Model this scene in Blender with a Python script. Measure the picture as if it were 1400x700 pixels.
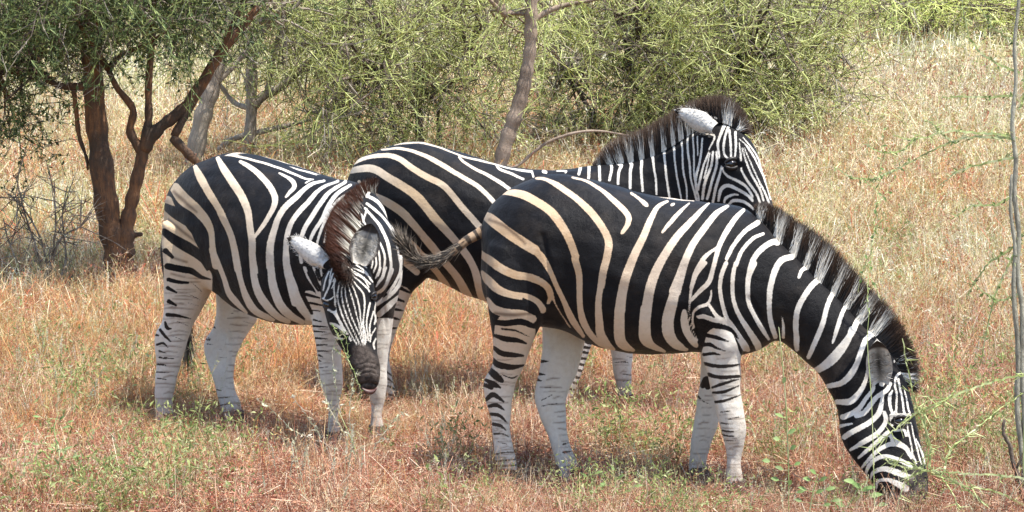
import bpy, math, random
import numpy as np
from mathutils import Vector, kdtree

rng = np.random.default_rng(7)
random.seed(7)
for o in list(bpy.data.objects):
    bpy.data.objects.remove(o, do_unlink=True)
scene = bpy.context.scene

# ------------------------------------------------------------------ camera
FPX, CAMH = 3200.0, 1.85
PITCH = math.atan(275.0 / FPX)
cam_data = bpy.data.cameras.new("camera")
cam_data.lens = FPX / 1400 * 36.0
cam_data.sensor_width = 36.0
cam_data.clip_end = 2000
cam = bpy.data.objects.new("camera", cam_data)
cam.location = (0, 0, CAMH)
cam.rotation_euler = (math.pi / 2 - PITCH, 0, 0)
scene.collection.objects.link(cam)
scene.camera = cam

# ------------------------------------------------------------------ light
SUN_DIR = Vector((0.42, -0.24, 1.30)).normalized()      # towards the sun
SUN_EL = math.asin(SUN_DIR.z)
world = bpy.data.worlds.new("World")
scene.world = world
world.use_nodes = True
wn = world.node_tree
wn.nodes.clear()
wo = wn.nodes.new("ShaderNodeOutputWorld")
wb = wn.nodes.new("ShaderNodeBackground")
ws = wn.nodes.new("ShaderNodeTexSky")
ws.sky_type = 'NISHITA'
ws.sun_disc = False
ws.sun_elevation = SUN_EL
ws.sun_rotation = math.atan2(SUN_DIR.x, SUN_DIR.y)
wb.inputs[1].default_value = 0.15
wn.links.new(ws.outputs[0], wb.inputs[0])
wn.links.new(wb.outputs[0], wo.inputs[0])
sun_data = bpy.data.lights.new("sun", 'SUN')
sun_data.energy = 4.6
sun_data.angle = math.radians(0.5)
sun_data.color = (1.0, 0.955, 0.88)
sun = bpy.data.objects.new("sun", sun_data)
sun.rotation_euler = (-SUN_DIR).to_track_quat('-Z', 'Y').to_euler()
sun.location = (0, 0, 30)
scene.collection.objects.link(sun)
scene.view_settings.view_transform = 'Standard'
scene.view_settings.look = 'None'
scene.view_settings.exposure = 1.0
scene.view_settings.gamma = 1.0
scene.cycles.max_bounces = 6
scene.cycles.diffuse_bounces = 3
scene.cycles.transparent_max_bounces = 4

# ------------------------------------------------------------------ helpers
_ct, _st = math.cos(PITCH), math.sin(PITCH)

def unp(x, y, D):
    """photo point -> world point on the plane Y = D (used to size things from the photograph)"""
    u = (x - 700.0) / FPX
    v = -(y - 350.0) / FPX
    d = np.array([u, _ct + v * _st, -_st + v * _ct])
    return np.array([0, 0, CAMH]) + d * (D / d[1])

def prj(P):
    P = np.asarray(P, float) - np.array([0, 0, CAMH])
    f = P[:, 1] * _ct - P[:, 2] * _st
    up = P[:, 1] * _st + P[:, 2] * _ct
    return np.stack([700 + FPX * P[:, 0] / f, 350 - FPX * up / f], 1)

def zg(x, y):
    x = np.asarray(x, float); y = np.asarray(y, float)
    t = np.clip(y - 12.8, 0, None)
    z = 0.064 * (np.sqrt(t * t + 1.0) - 1.0)
    z = z + 0.02 * np.sin(x * 0.9 + y * 0.6) * np.sin(y * 0.5 - x * 0.3) * np.clip((y - 9) / 6, 0, 1)
    return z

def ground_pt(x, y):
    """where the ray through photo point (x,y) meets the ground"""
    lo, hi = 3.0, 90.0
    for D in np.linspace(5, 90, 1700):
        p = unp(x, y, D)
        if p[2] < float(zg(p[0], p[1])):
            return p
    return unp(x, y, 60)

def ensure_np(a, dt=np.float32):
    return np.ascontiguousarray(a, dtype=dt)

def mesh_obj(name, V, F, mat=None, parent=None, attrs=None, smooth=True, link=True, cols=None):
    """V (n,3); F (m,k) one array or a list of arrays of equal-size faces"""
    me = bpy.data.meshes.new(name)
    V = ensure_np(V)
    Fs = F if isinstance(F, list) else [F]
    Fs = [np.asarray(f, np.int32) for f in Fs if len(f)]
    me.vertices.add(len(V))
    me.vertices.foreach_set("co", V.ravel())
    nl = sum(f.size for f in Fs); npoly = sum(len(f) for f in Fs)
    me.loops.add(nl)
    me.loops.foreach_set("vertex_index", np.concatenate([f.ravel() for f in Fs]))
    me.polygons.add(npoly)
    tot = np.concatenate([np.full(len(f), f.shape[1], np.int32) for f in Fs])
    st = np.concatenate([[0], np.cumsum(tot)[:-1]]).astype(np.int32)
    me.polygons.foreach_set("loop_start", st)
    me.polygons.foreach_set("loop_total", tot)
    me.polygons.foreach_set("use_smooth", np.full(npoly, smooth))
    me.update(calc_edges=True)
    for k, a in (attrs or {}).items():
        at = me.attributes.new(k, 'FLOAT', 'POINT')
        at.data.foreach_set("value", ensure_np(a))
    if cols is not None:
        at = me.attributes.new("col", 'FLOAT_COLOR', 'POINT')
        c = np.ones((len(V), 4), np.float32); c[:, :3] = cols
        at.data.foreach_set("color", c.ravel())
    me.validate()
    if mat: me.materials.append(mat)
    o = bpy.data.objects.new(name, me)
    if link: scene.collection.objects.link(o)
    if parent is not None:
        o.parent = parent
        o.matrix_parent_inverse = parent.matrix_basis.inverted() if False else o.matrix_parent_inverse
        # keep vertices in world terms: shift by the parent's origin
        off = np.array(parent_origin(parent), np.float32)
        W = (V - off).astype(np.float32)
        me.vertices.foreach_set("co", W.ravel()); me.update()
    return o

def parent_origin(p):
    l = Vector((0, 0, 0))
    while p is not None:
        l += Vector(p.location); p = p.parent
    return l

def tag(o, label=None, cat=None, group=None, kind=None):
    if label: o["label"] = label
    if cat: o["category"] = cat
    if group: o["group"] = group
    if kind: o["kind"] = kind
    return o

def empty(name, loc, label, cat, group=None):
    o = bpy.data.objects.new(name, None)
    o.empty_display_size = 0.2
    o.location = [float(v) for v in loc]
    scene.collection.objects.link(o)
    return tag(o, label, cat, group)

def catmull(P, k):
    """dense Catmull-Rom through rows of P (each row any number of channels)"""
    P = np.asarray(P, float)
    if len(P) < 3 or k < 2:
        if len(P) == 2 and k > 1:
            t = np.linspace(0, 1, k + 1)[:, None]
            return P[0] * (1 - t) + P[1] * t
        return P
    Q = np.vstack([2 * P[0] - P[1], P, 2 * P[-1] - P[-2]])
    out = []
    for i in range(1, len(Q) - 2):
        p0, p1, p2, p3 = Q[i - 1], Q[i], Q[i + 1], Q[i + 2]
        for j in range(k):
            t = j / k
            out.append(0.5 * (2 * p1 + (p2 - p0) * t + (2 * p0 - 5 * p1 + 4 * p2 - p3) * t * t + (3 * p1 - p0 - 3 * p2 + p3) * t ** 3))
    out.append(P[-1])
    return np.array(out)

# ------------------------------------------------------------------ materials
def new_mat(name):
    m = bpy.data.materials.new(name); m.use_nodes = True
    nt = m.node_tree; nt.nodes.clear()
    out = nt.nodes.new("ShaderNodeOutputMaterial")
    return m, nt, out

def N(nt, typ, **kw):
    n = nt.nodes.new(typ)
    for k, v in kw.items():
        if k.startswith("i_"):
            key = k[2:]
            n.inputs[int(key) if key.isdigit() else key.replace("_", " ")].default_value = v
        else:
            setattr(n, k, v)
    return n

def mixc(nt, fac, a, b, blend='MIX'):
    n = nt.nodes.new("ShaderNodeMix"); n.data_type = 'RGBA'; n.blend_type = blend
    for s, v in ((0, fac), (6, a), (7, b)):
        if hasattr(v, "is_linked") or hasattr(v, "links"):
            nt.links.new(v, n.inputs[s])
        else:
            n.inputs[s].default_value = (v if s == 0 else (*v, 1.0) if len(v) == 3 else v)
    return n.outputs[2]

def ramp(nt, src, lo, hi):
    n = nt.nodes.new("ShaderNodeMapRange"); n.interpolation_type = 'SMOOTHSTEP'
    nt.links.new(src, n.inputs[0])
    n.inputs[1].default_value = lo; n.inputs[2].default_value = hi
    return n.outputs[0]

def math_(nt, op, a, b=None, c=None):
    n = nt.nodes.new("ShaderNodeMath"); n.operation = op
    for i, v in enumerate((a, b, c)):
        if v is None: continue
        if isinstance(v, (int, float)): n.inputs[i].default_value = v
        else: nt.links.new(v, n.inputs[i])
    return n.outputs[0]

def noise(nt, scale, detail=3, rough=.55, vec=None):
    n = N(nt, "ShaderNodeTexNoise"); n.inputs["Scale"].default_value = scale
    n.inputs["Detail"].default_value = detail; n.inputs["Roughness"].default_value = rough
    if vec is not None: nt.links.new(vec, n.inputs["Vector"])
    return n.outputs[0]

def mat_coat(name, black=(0.0045, 0.0042, 0.005), cream=(0.66, 0.56, 0.42), tan=(0.56, 0.39, 0.25), white=(0.70, 0.66, 0.59)):
    m, nt, out = new_mat(name)
    L = nt.links
    tc = N(nt, "ShaderNodeTexCoord")
    A = lambda k: N(nt, "ShaderNodeAttribute", attribute_name=k).outputs["Fac"]
    n1 = noise(nt, 190, 3, .6, tc.outputs["Object"])
    n2 = noise(nt, 14, 4, .6, tc.outputs["Object"])
    n3 = noise(nt, 60, 3, .6, tc.outputs["Object"])
    s = math_(nt, 'ADD', A("stripe"), math_(nt, 'MULTIPLY', math_(nt, 'SUBTRACT', n1, .5), 2.4))
    f = ramp(nt, s, -0.42, 0.42)
    base = mixc(nt, A("tan"), white, tan)
    base = mixc(nt, math_(nt, 'MULTIPLY', ramp(nt, n2, .42, .75), .35), base, cream)
    base = mixc(nt, math_(nt, 'MULTIPLY', ramp(nt, n3, .35, .8), .22), base, (0.36, 0.28, 0.21))
    base = mixc(nt, math_(nt, 'MULTIPLY', A("brown_tint"), .8), base, (0.13, 0.08, 0.05))
    bl = mixc(nt, ramp(nt, n2, .35, .75), black, tuple(v * 1.6 + .002 for v in black))
    c = mixc(nt, f, base, bl)
    c = mixc(nt, math_(nt, 'MULTIPLY', ramp(nt, noise(nt, 5, 5, .65, tc.outputs["Object"]), .48, .75), .07), c, (.26, .19, .13))
    mz = mixc(nt, ramp(nt, n3, .3, .7), (0.035, 0.027, 0.023), (0.10, 0.078, 0.066))
    c = mixc(nt, A("muzzle"), c, mz)
    c = mixc(nt, A("dust_shade"), c, (0.33, 0.24, 0.17))
    b = N(nt, "ShaderNodeBsdfPrincipled")
    L.new(c, b.inputs["Base Color"])
    b.inputs["Roughness"].default_value = 0.5
    b.inputs["Specular IOR Level"].default_value = 0.13
    b.inputs["Sheen Weight"].default_value = 0.03
    b.inputs["Sheen Roughness"].default_value = 0.5
    # short coat: fine streaky relief
    mp = N(nt, "ShaderNodeMapping"); mp.inputs["Scale"].default_value = (220, 220, 620)
    L.new(tc.outputs["Object"], mp.inputs[0])
    hair = noise(nt, 1.0, 2, .6, mp.outputs[0])
    bsum = math_(nt, 'ADD', math_(nt, 'MULTIPLY', hair, .0048), math_(nt, 'MULTIPLY', n2, .02))
    bp = N(nt, "ShaderNodeBump"); bp.inputs["Strength"].default_value = 0.55
    bp.inputs["Distance"].default_value = 1.0
    L.new(bsum, bp.inputs["Height"])
    L.new(bp.outputs[0], b.inputs["Normal"])
    L.new(b.outputs[0], out.inputs[0])
    return m

def mat_col(name, rough=.6, spec=.3, trans=0.0, vary=.25):
    """colour from the mesh's own 'col' attribute, with small-scale mottling"""
    m, nt, out = new_mat(name)
    a = N(nt, "ShaderNodeAttribute", attribute_name="col").outputs["Color"]
    tc = N(nt, "ShaderNodeTexCoord")
    n1 = noise(nt, 60, 3, .6, tc.outputs["Object"])
    c = mixc(nt, math_(nt, 'MULTIPLY', ramp(nt, n1, .3, .8), vary), a, (0.02, 0.015, 0.01))
    b = N(nt, "ShaderNodeBsdfPrincipled")
    nt.links.new(c, b.inputs["Base Color"])
    b.inputs["Roughness"].default_value = rough
    b.inputs["Specular IOR Level"].default_value = spec
    if trans > 0:
        t = N(nt, "ShaderNodeBsdfTranslucent"); nt.links.new(c, t.inputs[0])
        ms = N(nt, "ShaderNodeMixShader"); ms.inputs[0].default_value = trans
        nt.links.new(b.outputs[0], ms.inputs[1]); nt.links.new(t.outputs[0], ms.inputs[2])
        nt.links.new(ms.outputs[0], out.inputs[0])
    else:
        nt.links.new(b.outputs[0], out.inputs[0])
    return m

def mat_veg(name, pal, trans=.25, rough=.6, patch=None, patch_scale=.35):
    """plant matter: palette mixed by instance random, by place and by fine noise"""
    m, nt, out = new_mat(name)
    L = nt.links
    oi = N(nt, "ShaderNodeObjectInfo"); geo = N(nt, "ShaderNodeNewGeometry")
    r = oi.outputs["Random"]
    isl = geo.outputs["Random Per Island"]
    n1 = noise(nt, 9, 3, .6, geo.outputs["Position"])
    c = mixc(nt, ramp(nt, isl, .0, 1.0), pal[0], pal[1])
    c = mixc(nt, ramp(nt, n1, .45, .62), c, pal[2])
    c = mixc(nt, math_(nt, 'MULTIPLY', ramp(nt, math_(nt, 'FRACT', math_(nt, 'MULTIPLY', isl, 17.3)), .74, .78), 1.0), c, pal[3])
    if patch is not None:
        n2 = noise(nt, patch_scale, 2, .5, geo.outputs["Position"])
        c = mixc(nt, ramp(nt, n2, .44, .60), c, patch, 'MULTIPLY')
    v = N(nt, "ShaderNodeHueSaturation"); L.new(c, v.inputs["Color"])
    L.new(math_(nt, 'ADD', math_(nt, 'MULTIPLY', r, .5), .75), v.inputs["Value"])
    b = N(nt, "ShaderNodeBsdfPrincipled"); L.new(v.outputs[0], b.inputs["Base Color"])
    b.inputs["Roughness"].default_value = rough; b.inputs["Specular IOR Level"].default_value = .3
    t = N(nt, "ShaderNodeBsdfTranslucent"); L.new(v.outputs[0], t.inputs[0])
    ms = N(nt, "ShaderNodeMixShader"); ms.inputs[0].default_value = trans
    L.new(b.outputs[0], ms.inputs[1]); L.new(t.outputs[0], ms.inputs[2])
    L.new(ms.outputs[0], out.inputs[0])
    return m

def mat_bark(name, a, b_, c_, scale=18):
    m, nt, out = new_mat(name)
    tc = N(nt, "ShaderNodeTexCoord")
    mp = N(nt, "ShaderNodeMapping"); mp.inputs["Scale"].default_value = (1, 1, .28)
    nt.links.new(tc.outputs["Object"], mp.inputs[0])
    n1 = noise(nt, scale, 6, .7, mp.outputs[0]); n2 = noise(nt, 2.2, 3, .6, tc.outputs["Object"])
    c = mixc(nt, ramp(nt, n1, .35, .65), a, b_)
    c = mixc(nt, ramp(nt, n2, .45, .62), c, c_)
    b = N(nt, "ShaderNodeBsdfPrincipled"); nt.links.new(c, b.inputs["Base Color"])
    b.inputs["Roughness"].default_value = .85
    bp = N(nt, "ShaderNodeBump"); bp.inputs["Strength"].default_value = .9; bp.inputs["Distance"].default_value = .02
    nt.links.new(n1, bp.inputs["Height"]); nt.links.new(bp.outputs[0], b.inputs["Normal"])
    nt.links.new(b.outputs[0], out.inputs[0])
    return m

def mat_plain(name, col, rough=.5, spec=.5):
    m, nt, out = new_mat(name)
    tc = N(nt, "ShaderNodeTexCoord")
    n1 = noise(nt, 40, 3, .6, tc.outputs["Object"])
    c = mixc(nt, ramp(nt, n1, .3, .7), col, tuple(v * .6 for v in col))
    b = N(nt, "ShaderNodeBsdfPrincipled"); nt.links.new(c, b.inputs["Base Color"])
    b.inputs["Roughness"].default_value = rough; b.inputs["Specular IOR Level"].default_value = spec
    nt.links.new(b.outputs[0], out.inputs[0])
    return m
# ------------------------------------------------------------------ zebras
TILES = {
 'T1': (200, 180, 2.9167), 'T4': (640, 220, 2.9167), 'T5': (900, 240, 2.6225), 'R2': (200, 380, 2.9167),
 'N1': (380, 360, 3.5), 'N2': (380, 230, 4.118), 'N3': (900, 120, 3.889), 'N4': (1120, 450, 4.667),
 'N5': (1120, 560, 5.0), 'N6': (640, 340, 4.373), 'N7': (200, 340, 4.373),
 'M1': (460, 180, 2.917), 'M2': (740, 150, 4.667), 'M3': (900, 360, 4.375), 'M4': (640, 480, 3.182),
 'M5': (900, 460, 2.917), 'M6': (400, 380, 2.917), 'M7': (760, 420, 3.5),
}

def strokes(tile, txt):
    """'x,y,w x,y,w | ...' in the tile's own scale -> list of (k,3) arrays in pattern units"""
    x0, y0, s = TILES[tile]
    out = []
    for part in txt.split('|'):
        p = np.array([[float(v) for v in q.split(',')] for q in part.split()])
        if len(p) == 0: continue
        p = np.stack([x0 + p[:, 0] / s, y0 + p[:, 1] / s, p[:, 2] / s], 1)
        out.append(catmull(p, 4) if len(p) > 2 else p)
    return out

def seg_dist(Q, st):
    """signed distance of points Q (n,2) to one tapered stroke"""
    best = np.full(len(Q), 99.0)
    for i in range(len(st) - 1):
        a, b = st[i, :2], st[i + 1, :2]
        ab = b - a; L2 = max(float(ab @ ab), 1e-9)
        t = np.clip(((Q - a) @ ab) / L2, 0, 1)
        d = np.hypot(*(Q - a - t[:, None] * ab).T) - (st[i, 2] * (1 - t) + st[i + 1, 2] * t) / 2
        best = np.minimum(best, d)
    return best

def paint(Q, layers, start, head=None):
    """lay strokes in order; mode 'w'/'b' = pale/dark, 'h' after it = head only, 'l' = everything but the head"""
    s = np.full(len(Q), float(start))
    for mode, sts in layers:
        ok = None
        if head is not None and len(mode) > 1: ok = head if mode[1] == 'h' else ~head
        mode = mode[0]
        for st in sts:
            m = st[:, 2].max() / 2 + 9
            k = np.where((Q[:, 0] > st[:, 0].min() - m) & (Q[:, 0] < st[:, 0].max() + m) &
                         (Q[:, 1] > st[:, 1].min() - m) & (Q[:, 1] < st[:, 1].max() + m))[0]
            if ok is not None: k = k[ok[k]]
            if len(k) == 0: continue
            wmax = st[:, 2].max()
            if wmax < 26: st = st * np.array([1, 1, (.90 if wmax < 4.5 else .83) if mode == 'w' else 1.12])
            d = seg_dist(Q[k], st)
            s[k] = np.minimum(s[k], d) if mode == 'w' else np.maximum(s[k], -d)
    return np.clip(s, -6, 6)

def soft(Q, sts, width):
    out = np.zeros(len(Q))
    for st in sts:
        d = seg_dist(Q, st)
        out = np.maximum(out, np.clip(.5 - d / width, 0, 1))
    return out * out * (3 - 2 * out)

def loft(secs, n=28, e=2.3, k=4, cap=True):
    """secs rows: centre(3), a(3), b(3) -> closed tube mesh; returns V, quads, tris"""
    S = catmull(np.array(secs, float), k)
    th = np.linspace(0, 2 * np.pi, n, endpoint=False)
    c, s = np.cos(th), np.sin(th)
    c = np.sign(c) * np.abs(c) ** (2 / e); s = np.sign(s) * np.abs(s) ** (2 / e)
    V = (S[:, None, 0:3] + c[None, :, None] * S[:, None, 3:6] + s[None, :, None] * S[:, None, 6:9]).reshape(-1, 3)
    m = len(S)
    i = np.arange(m - 1)[:, None] * n; j = np.arange(n)[None, :]; j2 = (j + 1) % n
    quads = np.stack([i + j, i + j2, i + n + j2, i + n + j], -1).reshape(-1, 4)
    c0, c1 = S[0, :3], S[-1, :3]
    V = np.vstack([V, c0 - (S[1, :3] - c0) * .3, c1 + (c1 - S[-2, :3]) * .3])
    j = np.arange(n); j2 = (j + 1) % n
    t0 = np.stack([j2, j, np.full(n, m * n)], 1)
    t1 = np.stack([(m - 1) * n + j, (m - 1) * n + j2, np.full(n, m * n + 1)], 1)
    return V, quads, np.vstack([t0, t1])

def sec_tb(xt, yt, xb, yb, D, hw, lat=(0, 1, 0), Db=None):
    """section given by its top and bottom outline points and half width"""
    T = unp(xt, yt, D); B = unp(xb, yb, D if Db is None else Db)
    return np.concatenate([(T + B) / 2, (T - B) / 2, np.array(lat) / np.linalg.norm(lat) * hw])

def sec_lr(xl, yl, xr, yr, D, hd, dirn=(0, 1, 0)):
    Lp = unp(xl, yl, D); R = unp(xr, yr, D)
    return np.concatenate([(Lp + R) / 2, (R - Lp) / 2, np.array(dirn) / np.linalg.norm(dirn) * hd])

def leg_bands(legs):
    """faint broken rings down the lower legs: (x0, y0, x1, y1, half width, step)"""
    r = np.random.default_rng(5); out = []
    for x0, y0, x1, y1, hw, st in legs:
        n = int(abs(y1 - y0) / st)
        for i in range(n):
            t = (i + r.uniform(-.3, .3)) / n; cx = x0 + (x1 - x0) * t; cy = y0 + (y1 - y0) * t
            a = -hw * r.uniform(.2, 1.0); b = hw * r.uniform(.2, 1.0); w = r.uniform(.9, 2.8)
            out.append(np.array([(cx + a, cy + r.uniform(-1, 2), w * .6), (cx + (a + b) / 2, cy + r.uniform(-2, 1), w), (cx + b, cy + r.uniform(-1, 2), w * .4)]))
    return out

def build_body(name, parts, parent, mat, info):
    """parts: list of (tag, secs). Fuse to one skin, smooth it, and lay the coat pattern on it."""
    Vs, Qs, Ts, tags = [], [], [], []
    off = 0
    for pi, (tg, secs) in enumerate(parts):
        V, q, t = loft(secs)
        Vs.append(V); Qs.append(q + off); Ts.append(t + off); off += len(V)
        tags += [pi] * len(V)
    V = np.vstack(Vs)
    tmp = mesh_obj("tmp", V, [np.vstack(Qs), np.vstack(Ts)])
    md = tmp.modifiers.new("r", 'REMESH'); md.mode = 'VOXEL'; md.voxel_size = info.get('voxel', .0065)
    dg = bpy.context.evaluated_depsgraph_get()
    ev = tmp.evaluated_get(dg); em = ev.to_mesh()
    n = len(em.vertices)
    P = np.empty(n * 3, np.float32); em.vertices.foreach_get("co", P); P = P.reshape(-1, 3).astype(float)
    npoly = len(em.polygons)
    lt = np.empty(npoly, np.int32); em.polygons.foreach_get("loop_total", lt)
    li = np.empty(len(em.loops), np.int32); em.loops.foreach_get("vertex_index", li)
    ed = np.empty(len(em.edges) * 2, np.int32); em.edges.foreach_get("vertices", ed); ed = ed.reshape(-1, 2)
    assert (lt == 4).all(), "remesh gave non-quads"
    F = li.reshape(-1, 4)
    ev.to_mesh_clear()
    bpy.data.objects.remove(tmp, do_unlink=True)
    # nearest source part
    kd = kdtree.KDTree(len(V))
    for i, v in enumerate(V): kd.insert(v, i)
    kd.balance()
    tags = np.array(tags)
    step = 1
    pid = np.array([tags[kd.find(p)[1]] for p in P])
    # smoothing: strong on the trunk, gentle on legs and head
    w = np.array([{'torso': .55, 'head': .12, 'muscle': .5}.get(parts[i][0], .10) for i in pid])
    deg = np.bincount(ed.ravel(), minlength=n).astype(float)
    def lap(X):
        out = np.empty_like(X)
        for c in range(X.shape[1]):
            a = np.bincount(ed[:, 0], X[ed[:, 1], c], n) + np.bincount(ed[:, 1], X[ed[:, 0], c], n)
            out[:, c] = a / deg
        return out
    ww = w[:, None]
    for _ in range(12): ww = .5 * ww + .5 * lap(ww)
    hiw = ww * info.get('smooth', 1.0)
    for it in range(34):
        P = P + hiw * (lap(P) - P)
        if it < 8:  P = P + .12 * (lap(P) - P)
    # vertex normals
    fn = np.cross(P[F[:, 2]] - P[F[:, 0]], P[F[:, 3]] - P[F[:, 1]])
    nr = np.zeros_like(P)
    for c in range(3):
        for k in range(4): nr[:, c] += np.bincount(F[:, k], fn[:, c], n)
    nr /= np.linalg.norm(nr, axis=1)[:, None] + 1e-9
    far = np.array([parts[i][0].startswith('far') for i in pid])
    far = far & info['farok'](prj(P))
    R = info['side'](P, far)                       # the near-side twin of every point
    Q = prj(R)
    # anatomical relief and slight unevenness, given as soft grooves/swellings
    for sts, wd, amt in info.get('relief', []):
        P = P + nr * (soft(Q, sts, wd) * amt)[:, None]
    hd_ = np.array([parts[i][0] == 'head' for i in pid])
    sN = paint(Q, info['near'], 5, hd_)
    # gentle unevenness of flesh under the skin
    f = lambda a, b, c, d: np.sin(P @ np.array([a, b, c]) + d)
    lump = f(19, 7, 11, 1) * f(5, 13, -17, 2) * .0035 + f(41, 11, 23, 0) * f(-13, 29, 37, 4) * .0014
    P = P + nr * lump[:, None]
    sF = paint(Q, info['far'], -5)
    stripe = np.where(far, sF, sN)
    bands = leg_bands(info.get('bands', []))
    zl0 = P[:, 2] - zg(P[:, 0], P[:, 1])
    brown = np.maximum(soft(Q, info.get('brown_tint', []), 3.5) * (~far), soft(Q, bands, 2.2) * .9 * (zl0 < .85))  # coat's own brown stripes and broken leg rings
    muz = soft(Q, info.get('muzzle', []), 9)
    muz = muz * (~far)
    tx, ty, rx, ry = info['tan']
    tan = np.clip(1.25 - np.hypot((Q[:, 0] - tx) / rx, (Q[:, 1] - ty) / ry), 0, 1) * (~far)
    zl = P[:, 2] - zg(P[:, 0], P[:, 1])
    dust_shade = np.clip(.30 - zl, 0, .30) / .30 * .30 + np.clip(.75 - zl, 0, .6) / .6 * .16  # dusty near the ground; grey of the shaded legs put into the colour
    dust_shade = dust_shade * (~hd_)
    return mesh_obj(name, P, F, mat, parent, {'stripe': stripe, 'brown_tint': brown, 'muzzle': muz, 'tan': tan, 'dust_shade': dust_shade})

def hair_strands(name, roots, mids, tips, r, cols_root, cols_tip, split, mat, parent):
    """three-sided tapered strands; colour changes from root colour to tip colour at 'split'"""
    n = len(roots)
    t = np.array([0, .35, .7, 1.0])
    C = ((1 - t)[None, :, None] ** 2) * roots[:, None] + 2 * ((1 - t) * t)[None, :, None] * mids[:, None] + (t ** 2)[None, :, None] * tips[:, None]
    d = tips - roots; d /= np.linalg.norm(d, axis=1)[:, None] + 1e-9
    a = np.cross(d, rng.normal(size=(n, 3))); a /= np.linalg.norm(a, axis=1)[:, None] + 1e-9
    b = np.cross(d, a)
    rad = r[:, None] * np.array([1, .9, .6, .08])[None]
    V = []
    for k in range(3):
        an = 2 * np.pi * k / 3
        V.append(C + (a * math.cos(an) + b * math.sin(an))[:, None] * rad[:, :, None])
    V = np.stack(V, 2)                                           # n,4,3,3
    base = np.arange(n)[:, None, None] * 12
    F = []
    for s_ in range(3):
        for k in range(3):
            k2 = (k + 1) % 3
            F.append(np.array([s_ * 3 + k, s_ * 3 + k2, s_ * 3 + 3 + k2, s_ * 3 + 3 + k]))
    F = (base + np.array(F)[None]).reshape(-1, 4)
    m = np.clip((t[None] - split[:, None]) / .12 + .5, 0, 1)[:, :, None]
    col = cols_root[:, None] * (1 - m) + cols_tip[:, None] * m     # n,4,3
    col = np.repeat(col[:, :, None, :], 3, 2).reshape(-1, 3)
    return mesh_obj(name, V.reshape(-1, 3), F, mat, parent, cols=col)

def mane(parent, mat, root, tip, dfun, layers, n=3800, lat=.022, r=.0022, inward=4, tipcol=(.035, .018, .010),
         whit=(.85, .81, .73), split=.72, latv=(0, 1, 0), tipd=None, splitj=.10, name="mane", blk=(.014, .012, .012), jit=.11, widen=1.2):
    R = catmull(np.array(root, float), 8); T = catmull(np.array(tip, float), 8)
    s = np.sort(rng.random(n)); u = s * (len(R) - 1); i = np.clip(u.astype(int), 0, len(R) - 2); f = (u - i)[:, None]
    rp = R[i] * (1 - f) + R[i + 1] * f
    s2 = np.clip(s + rng.normal(0, .012, n), 0, 1); u = s2 * (len(T) - 1); i = np.clip(u.astype(int), 0, len(T) - 2); f = (u - i)[:, None]
    tp = T[i] * (1 - f) + T[i + 1] * f
    dr = tp - rp; ln = np.hypot(*dr.T)[:, None]
    Q = rp - dr / ln * inward
    sd = paint(Q, layers, 5)
    white = sd - widen + rng.normal(0, .5, n) < 0
    g = np.clip(1 - np.abs(rng.normal(0, jit, n)), .35, 1.08)[:, None]
    tp = rp + dr * g + rng.normal(0, 1.5, (n, 2))
    rp2 = rp - dr / ln * 3
    W = lambda p, D: np.array([unp(a, b, d) for (a, b), d in zip(p, D)])
    D0 = dfun(rp); D1 = D0 if tipd is None else tipd(tp)
    lv = np.array(latv) / np.linalg.norm(latv)
    l0 = rng.normal(0, 1, n) * lat
    l0 = np.clip(l0, -lat * 1.6, lat * 1.6)
    A = W(rp2, D0) + l0[:, None] * lv
    B = W(tp, D1) + (l0 * 1.1)[:, None] * lv + rng.normal(0, .006, (n, 3))
    M = (A + B) / 2 + rng.normal(0, .006, (n, 3))
    v = rng.uniform(.75, 1.12, n)[:, None]
    cr = np.where(white[:, None], np.array(whit), np.array(blk)) * v
    ct = np.array(tipcol) * rng.uniform(.6, 2.0, n)[:, None]
    sp = np.where(white, split, split * .62) + rng.normal(0, splitj, n)
    return hair_strands(name, A, M, B, rng.uniform(.6, 1.3, n) * r, cr, ct, sp, mat, parent)

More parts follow.
